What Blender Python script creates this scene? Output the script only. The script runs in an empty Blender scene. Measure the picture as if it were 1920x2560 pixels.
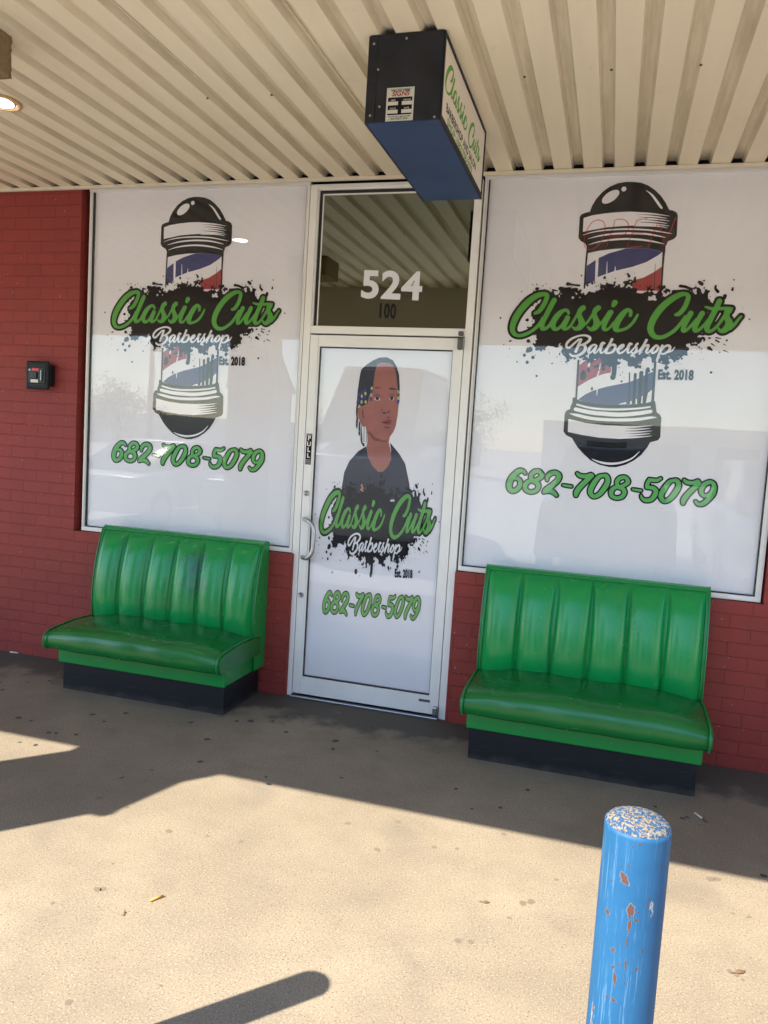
import bpy, bmesh, math, random
import numpy as np
from mathutils import Vector, Matrix
R = math.radians
sc = bpy.context.scene
C = sc.collection
random.seed(7)

# ------------------------------------------------------------------ camera
cam_d = bpy.data.cameras.new('camera'); cam = bpy.data.objects.new('camera', cam_d); C.objects.link(cam)
cam_d.sensor_fit = 'HORIZONTAL'; cam_d.sensor_width = 36.0; cam_d.lens = 1953.3 / 1920 * 36
cam_d.clip_start = .05; cam_d.clip_end = 2000
YAW, PIT, ROL = 0.2788, -0.0921, 0.0618
fw = Vector((-math.sin(YAW)*math.cos(PIT), math.cos(YAW)*math.cos(PIT), math.sin(PIT)))
rt0 = Vector((math.cos(YAW), math.sin(YAW), 0)); up0 = rt0.cross(fw)
rt = rt0*math.cos(ROL) + up0*math.sin(ROL); up = up0*math.cos(ROL) - rt0*math.sin(ROL)
cam.matrix_world = Matrix(((rt.x, up.x, -fw.x, 2.7583), (rt.y, up.y, -fw.y, -4.3562), (rt.z, up.z, -fw.z, 1.5855), (0, 0, 0, 1)))
sc.camera = cam

# ------------------------------------------------------------------ light
SUN_EL = R(44.5); sd = Vector((.66, .75, 0)).normalized()          # sunlight travels to +x, +y
w = bpy.data.worlds.new('World'); sc.world = w; w.use_nodes = True
wn = w.node_tree.nodes; wl = w.node_tree.links
sky = wn.new('ShaderNodeTexSky'); sky.sky_type = 'NISHITA'; sky.sun_disc = False
sky.sun_elevation = SUN_EL; sky.sun_rotation = math.atan2(-sd.x, -sd.y); sky.dust_density = .25; sky.ozone_density = 2.5
wl.new(sky.outputs[0], wn['Background'].inputs[0]); wn['Background'].inputs[1].default_value = .15
sun_d = bpy.data.lights.new('sun', 'SUN'); sun_d.energy = 4.7; sun_d.angle = R(.55); sun_d.color = (1, .93, .82)
sun = bpy.data.objects.new('sun', sun_d); C.objects.link(sun)
sun.rotation_euler = Vector((sd.x*math.cos(SUN_EL), sd.y*math.cos(SUN_EL), -math.sin(SUN_EL))).to_track_quat('-Z', 'Y').to_euler()
vs = sc.view_settings; vs.view_transform = 'Standard'; vs.look = 'None'; vs.gamma = 1; vs.exposure = 1.68
sc.render.engine = 'CYCLES'; sc.cycles.use_denoising = True
sc.cycles.max_bounces = 10; sc.cycles.diffuse_bounces = 6; sc.cycles.glossy_bounces = 5; sc.cycles.transparent_max_bounces = 16
sc.cycles.sample_clamp_indirect = 8; sc.cycles.caustics_reflective = False; sc.cycles.caustics_refractive = False

# ------------------------------------------------------------------ helpers
def link(o, parent=None):
    C.objects.link(o)
    if parent: o.parent = parent
    return o
def tag(o, label=None, cat=None, group=None, kind=None):
    for k, v in (('label', label), ('category', cat), ('group', group), ('kind', kind)):
        if v: o[k] = v
    return o
def empty(name, loc=(0, 0, 0), rz=0, **k):
    o = bpy.data.objects.new(name, None); C.objects.link(o); o.location = loc; o.rotation_euler = (0, 0, rz); o.empty_display_size = .1
    return tag(o, **k)
class MB:
    """collects shapes, builds ONE mesh object"""
    def __init__(s): s.v = []; s.f = []; s.m = []; s.s = []
    def add(s, vs, fs, m=0, smooth=False):
        n = len(s.v); s.v += [tuple(q) for q in vs]
        for f in fs: s.f.append([n+i for i in f]); s.m.append(m); s.s.append(smooth)
        return s
    def box(s, x0, x1, y0, y1, z0, z1, m=0, bev=0):
        if bev <= 0:
            s.add([(x0,y0,z0),(x1,y0,z0),(x1,y1,z0),(x0,y1,z0),(x0,y0,z1),(x1,y0,z1),(x1,y1,z1),(x0,y1,z1)],
                  [(3,2,1,0),(4,5,6,7),(0,1,5,4),(1,2,6,5),(2,3,7,6),(3,0,4,7)], m)
        else:
            bm = bmesh.new(); bmesh.ops.create_cube(bm, size=1)
            for v in bm.verts: v.co = Vector(((x0+x1)/2+v.co.x*(x1-x0), (y0+y1)/2+v.co.y*(y1-y0), (z0+z1)/2+v.co.z*(z1-z0)))
            bmesh.ops.bevel(bm, geom=bm.edges[:], offset=bev, segments=2, profile=.5, affect='EDGES', clamp_overlap=True)
            s.bm(bm, m)
        return s
    def bm(s, bm, m=0, smooth=False):
        bm.verts.ensure_lookup_table(); bm.verts.index_update()
        s.add([v.co[:] for v in bm.verts], [[v.index for v in f.verts] for f in bm.faces], m, smooth); bm.free(); return s
    def tube(s, pts, r, m=0, n=10, closed=False, cap=True):
        pts = [Vector(p) for p in pts]; k = len(pts); rs = r if isinstance(r, (list, tuple)) else [r]*k
        vs = []; u = None
        for i, p in enumerate(pts):
            a = pts[(i-1) % k] if closed or i else pts[0]; b = pts[(i+1) % k] if closed or i < k-1 else pts[-1]
            t = (b-a).normalized()
            if u is None: u = t.orthogonal().normalized()
            u = (u - t*u.dot(t)).normalized(); w_ = t.cross(u)
            for j in range(n):
                an = 2*math.pi*j/n; vs.append(p + (u*math.cos(an)+w_*math.sin(an))*rs[i])
        fs = []
        for i in range(k if closed else k-1):
            for j in range(n):
                fs.append((i*n+j, i*n+(j+1) % n, ((i+1) % k)*n+(j+1) % n, ((i+1) % k)*n+j))
        if cap and not closed: fs += [tuple(range(n))[::-1], tuple(range((k-1)*n, k*n))]
        return s.add(vs, fs, m, True)
    def lathe(s, prof, c, m=0, n=32, axis='z', smooth=True):
        """prof: (radius, height) list round axis through c"""
        vs = []
        for r, h in prof:
            for j in range(n):
                a = 2*math.pi*j/n; x, y = r*math.cos(a), r*math.sin(a)
                vs.append((c[0]+x, c[1]+y, c[2]+h) if axis == 'z' else (c[0]+x, c[1]-h, c[2]+y))
        fs = []
        for i in range(len(prof)-1):
            for j in range(n):
                q = (i*n+j, i*n+(j+1) % n, (i+1)*n+(j+1) % n, (i+1)*n+j); fs.append(q)
        fs += [tuple(range(n))[::-1], tuple(range((len(prof)-1)*n, len(prof)*n))]
        return s.add(vs, fs, m, smooth)
    def build(s, name, mats, parent=None, recalc=False, auto=None):
        me = bpy.data.meshes.new(name); me.from_pydata(s.v, [], s.f)
        for m in (mats if isinstance(mats, (list, tuple)) else [mats]): me.materials.append(m)
        me.polygons.foreach_set('material_index', s.m); me.polygons.foreach_set('use_smooth', s.s)
        if recalc:
            bm = bmesh.new(); bm.from_mesh(me); bmesh.ops.recalc_face_normals(bm, faces=bm.faces[:]); bm.to_mesh(me); bm.free()
        me.update()
        return link(bpy.data.objects.new(name, me), parent)

# ------------------------------------------------------------------ materials
class Mat:
    def __init__(s, name, col=(.5,.5,.5), rough=.5, spec=.5, metal=0, **k):
        s.m = bpy.data.materials.new(name); s.m.use_nodes = True; s.t = s.m.node_tree; s.p = s.t.nodes['Principled BSDF']
        s.set('Base Color', (*col, 1)); s.set('Roughness', rough); s.set('Specular IOR Level', spec); s.set('Metallic', metal)
        for a, b in k.items(): s.set(a.replace('_', ' '), b)
    def set(s, n, v): s.p.inputs[n].default_value = v
    def n(s, t, **k):
        nd = s.t.nodes.new('ShaderNode'+t)
        for a, b in k.items():
            if a.startswith('i_'):
                kk = a[2:].replace('_', ' '); nd.inputs[int(kk) if kk.isdigit() else kk].default_value = b
            else: setattr(nd, a, b)
        return nd
    def l(s, a, b): s.t.links.new(a, b)
    def coord(s, scale=(1,1,1), kind='Object'):
        tc = s.n('TexCoord'); mp = s.n('Mapping'); mp.inputs['Scale'].default_value = scale; s.l(tc.outputs[kind], mp.inputs[0]); return mp.outputs[0]
    def noise(s, vec, scale, detail=4, rough=.6):
        q = s.n('TexNoise'); q.inputs['Scale'].default_value = scale; q.inputs['Detail'].default_value = detail; q.inputs['Roughness'].default_value = rough
        s.l(vec, q.inputs['Vector']); return q.outputs['Fac']
    def ramp(s, fac, stops, interp='LINEAR'):
        q = s.n('ValToRGB'); e = q.color_ramp.elements; q.color_ramp.interpolation = interp
        while len(e) < len(stops): e.new(.5)
        for i, (p_, c) in enumerate(stops): e[i].position = p_; e[i].color = (c, c, c, 1) if isinstance(c, (int, float)) else (*c, 1)
        s.l(fac, q.inputs[0]); return q.outputs[0]
    def mix(s, fac, a, b, mode='MIX'):
        q = s.n('Mix', data_type='RGBA', blend_type=mode)
        for sock, v in ((q.inputs[0], fac), (q.inputs[6], a), (q.inputs[7], b)):
            if isinstance(v, (int, float)): sock.default_value = v
            elif isinstance(v, tuple): sock.default_value = (*v, 1)
            else: s.l(v, sock)
        return q.outputs[2]
    def math(s, op, a, b=0):
        q = s.n('Math', operation=op)
        for sock, v in ((q.inputs[0], a), (q.inputs[1], b)):
            if isinstance(v, (int, float)): sock.default_value = v
            else: s.l(v, sock)
        return q.outputs[0]
    def color(s, c): s.l(c, s.p.inputs['Base Color']); return s
    def bump(s, h, dist=.002, strength=1):
        b = s.n('Bump'); b.inputs['Distance'].default_value = dist; b.inputs['Strength'].default_value = strength
        s.l(h, b.inputs['Height']); s.l(b.outputs[0], s.p.inputs['Normal']); return s
    def roughm(s, r): s.l(r, s.p.inputs['Roughness']); return s
def worn(name, col, rough=.5, amt=.25, scale=6, spec=.5, metal=0, bump=0, dark=.6):
    q = Mat(name, col, rough, spec, metal); v = q.coord()
    f = q.ramp(q.noise(v, scale, 6), [(.35, 0), (.7, 1)])
    q.color(q.mix(q.math('MULTIPLY', f, amt), tuple(col), tuple(c*dark for c in col)))
    if bump: q.bump(q.noise(v, 90, 3), bump)
    return q.m

def brick_mat():
    q = Mat('painted_brick', (.27,.05,.04), .62, .35); tc = q.n('TexCoord'); sp = q.n('SeparateXYZ'); q.l(tc.outputs['Object'], sp.inputs[0])
    cb = q.n('CombineXYZ'); q.l(q.math('ADD', sp.outputs[0], sp.outputs[1]), cb.inputs[0]); q.l(sp.outputs[2], cb.inputs[1])
    nz = q.noise(tc.outputs['Object'], 14, 3); dist = q.n('VectorMath', operation='MULTIPLY_ADD')
    q.l(q.mix(1.0, nz, nz), dist.inputs[0]); dist.inputs[1].default_value = (.006,.006,0); q.l(cb.outputs[0], dist.inputs[2])
    b = q.n('TexBrick'); b.offset = .5; b.inputs['Scale'].default_value = 1; b.inputs['Brick Width'].default_value = .203; b.inputs['Row Height'].default_value = .0735
    b.inputs['Mortar Size'].default_value = .0045; b.inputs['Mortar Smooth'].default_value = .5; b.inputs['Bias'].default_value = 0
    b.inputs['Color1'].default_value = (.275,.036,.026,1); b.inputs['Color2'].default_value = (.25,.033,.025,1); b.inputs['Mortar'].default_value = (.245,.034,.027,1)
    q.l(dist.outputs[0], b.inputs['Vector'])
    v = tc.outputs['Object']
    big = q.ramp(q.noise(v, 2.2, 5), [(.35, 0), (.68, 1)])
    c = q.mix(q.math('MULTIPLY', big, .35), b.outputs['Color'], (.15,.026,.025))
    chip = q.ramp(q.noise(v, 60, 2, .5), [(.735, 0), (.755, 1)])
    c = q.mix(q.math('MULTIPLY', chip, .55), c, (.5,.36,.33)); q.color(c)
    h = q.math('ADD', q.math('MULTIPLY', b.outputs['Fac'], -1.0), q.math('MULTIPLY', q.noise(v, 45, 5), .35))
    q.bump(h, .004, .8); return q.m

def concrete_mat():
    q = Mat('concrete', (.4,.36,.3), .8, .3); v = q.coord()
    big = q.ramp(q.noise(v, 1.1, 6, .62), [(.3, 0), (.72, 1)])
    c = q.mix(big, (.185,.150,.106), (.285,.235,.165))
    mid = q.ramp(q.noise(v, 5.5, 6, .7), [(.44, 0), (.75, 1)])
    c = q.mix(q.math('MULTIPLY', mid, .5), c, (.17,.142,.108))
    g1 = q.noise(v, 150, 3, .7); g2 = q.noise(v, 62, 4, .75)
    c = q.mix(q.ramp(g1, [(.58, 0), (.64, .9)]), c, (.12,.088,.058))
    c = q.mix(q.ramp(g2, [(.60, 0), (.70, .5)]), c, (.135,.10,.07))
    c = q.mix(q.ramp(g1, [(.34, .45), (.42, 0)]), c, (.52,.46,.37))
    g3 = q.noise(v, 430, 2, .6); c = q.mix(q.ramp(g3, [(.60, 0), (.68, .7)]), c, (.10,.072,.046))
    vo = q.n('TexVoronoi'); vo.inputs['Scale'].default_value = 75; q.l(v, vo.inputs['Vector'])
    rs = q.n('SeparateColor'); q.l(vo.outputs['Color'], rs.inputs[0])
    peb = q.math('MULTIPLY', q.ramp(vo.outputs['Distance'], [(.12, 1), (.2, 0)]), q.ramp(rs.outputs[0], [(.80, 0), (.82, 1)]))
    c = q.mix(q.math('MULTIPLY', peb, .8), c, (.085,.055,.036))
    stain = q.ramp(q.noise(v, 2.7, 3, .5), [(.60, 0), (.72, 1)])
    c = q.mix(q.math('MULTIPLY', stain, .28), c, (.13,.11,.088))
    # dirt along the wall, deepened to paint in shade under the canopy; ragged edge
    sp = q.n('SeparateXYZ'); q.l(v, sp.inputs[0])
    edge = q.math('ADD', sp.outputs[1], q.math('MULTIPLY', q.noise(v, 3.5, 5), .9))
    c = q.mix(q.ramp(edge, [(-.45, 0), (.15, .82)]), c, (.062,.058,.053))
    q.color(c); q.bump(q.math('ADD', g1, q.math('MULTIPLY', g2, .8)), .0025, .4); return q.m

def vinyl_mat(name, col, wear=(.05,.09,.06), amt=.14, scale=4., patch=None):
    q = Mat(name, col, .2, .45); v = q.coord()
    f = q.ramp(q.noise(v, scale, 5, .6), [(.42, 0), (.72, 1)]); c = q.mix(q.math('MULTIPLY', f, amt), tuple(col), wear)
    f2 = q.ramp(q.noise(v, 17, 6, .7), [(.56, 0), (.74, 1)]); c = q.mix(q.math('MULTIPLY', f2, .07), c, tuple(k*.5 for k in col))
    if patch:
        sp = q.n('SeparateXYZ'); q.l(v, sp.inputs[0]); x0, z0, rx, rz = patch
        dx = q.math('DIVIDE', q.math('SUBTRACT', sp.outputs[0], x0), rx); dz = q.math('DIVIDE', q.math('SUBTRACT', sp.outputs[2], z0), rz)
        d = q.math('ADD', q.math('MULTIPLY', dx, dx), q.math('MULTIPLY', dz, dz)); d = q.math('ADD', d, q.math('MULTIPLY', q.noise(v, 9, 5), 1.4))
        c = q.mix(q.ramp(d, [(.5, .95), (1.7, 0)]), c, (.035,.095,.085))
    q.color(c)
    cr = q.noise(v, 28, 4, .6); q.bump(q.math('ADD', q.math('MULTIPLY', cr, .12), q.math('MULTIPLY', q.noise(v, 420, 2), .12)), .0022, .5)
    q.roughm(q.ramp(q.noise(v, 11, 4), [(.3, .19), (.75, .30)])); return q.m

def bollard_mat():
    q = Mat('chipped_blue_paint', (.03,.2,.7), .58, .3); v = q.coord(); sv = q.coord((1,1,.035))
    c = q.mix(q.ramp(q.noise(v, 5, 5), [(.35, 0), (.7, 1)]), (.007,.066,.155), (.012,.086,.19))
    stv = q.ramp(q.noise(sv, 210, 4, .75), [(.55, 0), (.62, 1)]); msk = q.ramp(q.noise(v, 9, 3), [(.40, 0), (.58, 1)])
    c = q.mix(q.math('MULTIPLY', q.math('MULTIPLY', stv, msk), .6), c, (.09,.18,.28))
    sv2 = q.coord((1,1,.22)); r = q.noise(sv2, 30, 4, .6)
    halo = q.ramp(r, [(.66, 0), (.675, 1)]); rust = q.ramp(r, [(.675, 0), (.685, 1)])
    c = q.mix(halo, c, (.25,.28,.28)); c = q.mix(rust, c, (.20,.055,.03)); q.color(c)
    q.bump(q.math('ADD', q.noise(v, 30, 4), q.math('MULTIPLY', halo, -.6)), .0015, .5); return q.m
def bollard_top_mat():
    q = Mat('flaking_cap_paint', (.1,.25,.55), .75, .3); v = q.coord(); n = q.noise(v, 170, 4, .65)
    c = q.mix(q.ramp(n, [(.50, 0), (.535, 1)]), (.022,.07,.15), (.235,.20,.15))
    c = q.mix(q.ramp(q.noise(v, 75, 3), [(.62, 0), (.66, 1)]), c, (.20,.12,.05)); q.color(c)
    q.bump(n, .006, 1); return q.m

def glass_mat(name, f0=.04, tint=(1,1,1), rough=0.0, gcol=(1,1,1)):
    """thin pane: Schlick reflection on both faces, no refraction"""
    m = bpy.data.materials.new(name); m.use_nodes = True; t = m.node_tree; t.nodes.clear()
    o = t.nodes.new('ShaderNodeOutputMaterial'); tr = t.nodes.new('ShaderNodeBsdfTransparent'); gl = t.nodes.new('ShaderNodeBsdfGlossy'); mx = t.nodes.new('ShaderNodeMixShader')
    gl.inputs[0].default_value = (*gcol, 1); gl.inputs['Roughness'].default_value = rough; tr.inputs[0].default_value = (*tint, 1)
    nz = t.nodes.new('ShaderNodeTexNoise'); nz.inputs['Scale'].default_value = 1.6; tc = t.nodes.new('ShaderNodeTexCoord'); t.links.new(tc.outputs['Object'], nz.inputs[0])
    bp = t.nodes.new('ShaderNodeBump'); bp.inputs['Distance'].default_value = .003; bp.inputs['Strength'].default_value = .25; t.links.new(nz.outputs[0], bp.inputs['Height']); t.links.new(bp.outputs[0], gl.inputs['Normal'])
    ge = t.nodes.new('ShaderNodeNewGeometry'); dt = t.nodes.new('ShaderNodeVectorMath'); dt.operation = 'DOT_PRODUCT'; t.links.new(ge.outputs['Normal'], dt.inputs[0]); t.links.new(ge.outputs['Incoming'], dt.inputs[1])
    def mt(op, a, b):
        n = t.nodes.new('ShaderNodeMath'); n.operation = op
        for k, v in ((0, a), (1, b)):
            if isinstance(v, (int, float)): n.inputs[k].default_value = v
            elif v is not None: t.links.new(v, n.inputs[k])
        return n.outputs[0]
    c = mt('ABSOLUTE', dt.outputs['Value'], None); p5 = mt('POWER', mt('SUBTRACT', 1.0, c), 5.0); f = mt('ADD', mt('MULTIPLY', p5, 1-f0), f0)
    t.links.new(f, mx.inputs[0]); t.links.new(tr.outputs[0], mx.inputs[1]); t.links.new(gl.outputs[0], mx.inputs[2]); t.links.new(mx.outputs[0], o.inputs[0]); return m
def emit_mat(name, col, s):
    q = Mat(name, col, .4); q.set('Emission Color', (*col, 1)); q.set('Emission Strength', s); return q.m
def plinth_mat():
    q = Mat('black_plinth', (.010,.010,.012), .5, .3); v = q.coord(); sv = q.coord((.4,1,3))
    c = q.mix(q.ramp(q.noise(sv, 14, 5, .7), [(.56, 0), (.72, .6)]), (.009,.0095,.012), (.035,.034,.033))
    sp = q.n('SeparateXYZ'); q.l(v, sp.inputs[0]); d = q.math('ADD', sp.outputs[2], q.math('MULTIPLY', q.noise(v, 16, 5), .10))
    c = q.mix(q.ramp(d, [(.05, .7), (.085, 0)]), c, (.06,.054,.046)); q.color(c); return q.m
def soffit_mat():
    q = Mat('cream_deck_paint', (.62,.52,.37), .55, .35); v = q.coord(); sv = q.coord((3.0,.35,1))
    c = q.mix(q.ramp(q.noise(sv, 2.6, 5, .6), [(.38, 0), (.72, 1)]), (.87,.77,.59), (.81,.71,.545))
    c = q.mix(q.math('MULTIPLY', q.ramp(q.noise(v, 7, 6, .7), [(.62, 0), (.76, 1)]), .2), c, (.40,.32,.22)); q.color(c); return q.m
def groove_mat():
    q = Mat('grimy_shaded_deck_paint', (.4,.34,.25), .7, .3); sv = q.coord((6,.5,1)); v = q.coord()
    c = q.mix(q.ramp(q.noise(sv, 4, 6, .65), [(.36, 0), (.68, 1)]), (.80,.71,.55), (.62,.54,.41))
    sp = q.n('SeparateXYZ'); q.l(v, sp.inputs[0])                 # shade of the open wall end painted into every groove
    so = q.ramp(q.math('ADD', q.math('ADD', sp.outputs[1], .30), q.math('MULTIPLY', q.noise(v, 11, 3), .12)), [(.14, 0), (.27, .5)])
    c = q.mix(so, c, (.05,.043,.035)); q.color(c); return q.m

M = dict(
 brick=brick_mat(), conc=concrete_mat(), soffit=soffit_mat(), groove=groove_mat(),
 trim=worn('cream_trim', (.74,.66,.52), .5, .3, 5), alu=worn('painted_aluminium', (.83,.80,.745), .36, .25, 5, dark=.75), gasket=Mat('black_gasket', (.015,.015,.017), .6).m,
 panel=None, black=Mat('print_black', (.009,.009,.011), .6, .15).m, white=Mat('print_white', (.74,.73,.74), .5).m, green=Mat('print_green', (.07,.32,.028), .5).m,
 green2=Mat('print_green_bright', (.09,.40,.075), .5).m, blue=Mat('print_blue', (.018,.025,.13), .5).m, red=Mat('print_red', (.33,.03,.035), .5).m,
 skin=None, hair=Mat('print_hair', (.016,.014,.016), .5).m, shirt=Mat('print_shirt', (.012,.015,.03), .5).m, lip=Mat('print_lip', (.23,.045,.045), .5).m,
 eyew=Mat('print_eye', (.6,.58,.56), .5).m, yel=Mat('print_bead', (.42,.45,.12), .5).m, bead=Mat('print_bead_blue', (.03,.035,.22), .5).m, orange=Mat('print_orange', (.5,.25,.12), .5).m, dskin=Mat('print_skin_dark', (.165,.05,.034), .5).m,
 signblue=worn('sign_blue_paint', (.02,.055,.155), .45, .5, 5, spec=.25, dark=.5), signend=worn('sign_end_paint', (.030,.032,.038), .6, .75, 7, spec=.2, dark=.45), face=Mat('sign_face', (.82,.75,.66), .4).m,
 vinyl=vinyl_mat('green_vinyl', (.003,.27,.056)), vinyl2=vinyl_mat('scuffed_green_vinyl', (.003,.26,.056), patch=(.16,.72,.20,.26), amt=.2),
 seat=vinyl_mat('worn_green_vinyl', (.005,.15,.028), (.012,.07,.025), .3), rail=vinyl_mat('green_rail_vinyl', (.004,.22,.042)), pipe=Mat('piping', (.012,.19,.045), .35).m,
 plinth=plinth_mat(), boll=bollard_mat(), chip=Mat('paint_chip_edge', (.07,.115,.15), .6).m, rust=worn('rust', (.085,.032,.022), .85, .5, 60), bolltop=bollard_top_mat(),
 steel=Mat('brushed_steel', (.42,.42,.43), .34, .5, 1).m, darkm=Mat('dark_metal', (.10,.09,.085), .45, .5, .3).m, dark=Mat('dark_interior', (.015,.014,.012), .9, .1).m,
 plastic=Mat('black_plastic', (.008,.0085,.010), .5, .2).m, plastic2=Mat('black_gloss_plastic', (.006,.006,.008), .3, .3).m, redl=Mat('red_label', (.6,.03,.04), .4).m, paper=Mat('pale_label', (.62,.60,.52), .5).m,
 stucco=worn('brown_stucco', (.30,.215,.13), .9, .5, 40, .1, bump=.01), brass=Mat('lamp_ring', (.55,.36,.17), .4, .5, .4).m, lampin=Mat('lamp_reflector', (.35,.31,.26), .35, .5, .5).m, bulb=emit_mat('lamp_glow', (1, .95, .86), 14), neon=None,
 glass=glass_mat('window_glass', .025), tglass=glass_mat('transom_glass', .19, (.8,.82,.76), gcol=(.86,.96,.90)), gum=Mat('flattened_gum_shade', (.036,.034,.032), .7).m, gum_sun=Mat('flattened_gum_sun', (.155,.125,.088), .8).m,  # same gum in two tones, darker for shade, lighter for sun
 asphalt=worn('pale_lot_concrete', (.58,.56,.52), .85, .3, 3, .2, bump=.004, dark=.85), tan=worn('tan_stucco', (.68,.61,.5), .85, .3, 2), carw=Mat('car_white', (.75,.75,.74), .2, .6).m, cars=Mat('car_silver', (.42,.44,.47), .22, .6, .5).m, card=Mat('car_dark', (.03,.035,.05), .2, .6).m,
 cglass=Mat('car_glass', (.02,.025,.03), .05, .6).m, rubber=Mat('rubber', (.02,.02,.02), .8).m, leaf=worn('foliage', (.05,.085,.03), .7, .5, 2), bark=worn('bark', (.12,.09,.06), .9, .4, 10), wood=worn('weathered_wood', (.16,.12,.085), .85, .4, 6),
 filt=Mat('cigarette_filter', (.62,.30,.06), .7).m, cig=Mat('cigarette_paper', (.7,.68,.62), .7).m, leafd=worn('dry_leaf', (.16,.09,.045), .8, .5, 40))
def panel_mat():
    q = Mat('perforated_vinyl', (.70,.68,.70), .5, .3); v = q.coord((.25,1,1))
    wv = q.n('TexWave'); wv.bands_direction = 'Z'; wv.inputs['Scale'].default_value = 46; wv.inputs['Distortion'].default_value = 2.2; wv.inputs['Detail'].default_value = 1; q.l(v, wv.inputs[0])
    f = q.ramp(q.noise(q.coord(), 1.7, 4, .55), [(.35, 0), (.7, 1)]); c = q.mix(f, (.80,.775,.79), (.85,.83,.845)); c = q.mix(q.math('MULTIPLY', wv.outputs[1], .16), c, (.68,.66,.68)); q.color(c); q.bump(q.noise(q.coord((2.2,1,.55)), 2.4, 3, .5), .03, .22); return q.m
M['panel'] = panel_mat()
def skin_mat():
    q = Mat('print_skin', (.30,.105,.07), .5); f = q.ramp(q.noise(q.coord(), 9, 3), [(.35, 0), (.65, 1)]); q.color(q.mix(f, (.37,.125,.092), (.30,.098,.072))); return q.m
M['skin'] = skin_mat()
def neon_mat():
    m = bpy.data.materials.new('neon_tube'); m.use_nodes = True; t = m.node_tree; t.nodes.clear(); o = t.nodes.new('ShaderNodeOutputMaterial')
    a = t.nodes.new('ShaderNodeBsdfTransparent'); e = t.nodes.new('ShaderNodeEmission'); e.inputs[0].default_value = (1, .07, .07, 1); e.inputs[1].default_value = .13; x = t.nodes.new('ShaderNodeMixShader'); x.inputs[0].default_value = .22
    t.links.new(a.outputs[0], x.inputs[1]); t.links.new(e.outputs[0], x.inputs[2]); t.links.new(x.outputs[0], o.inputs[0]); return m
M['neon'] = neon_mat()

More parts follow.
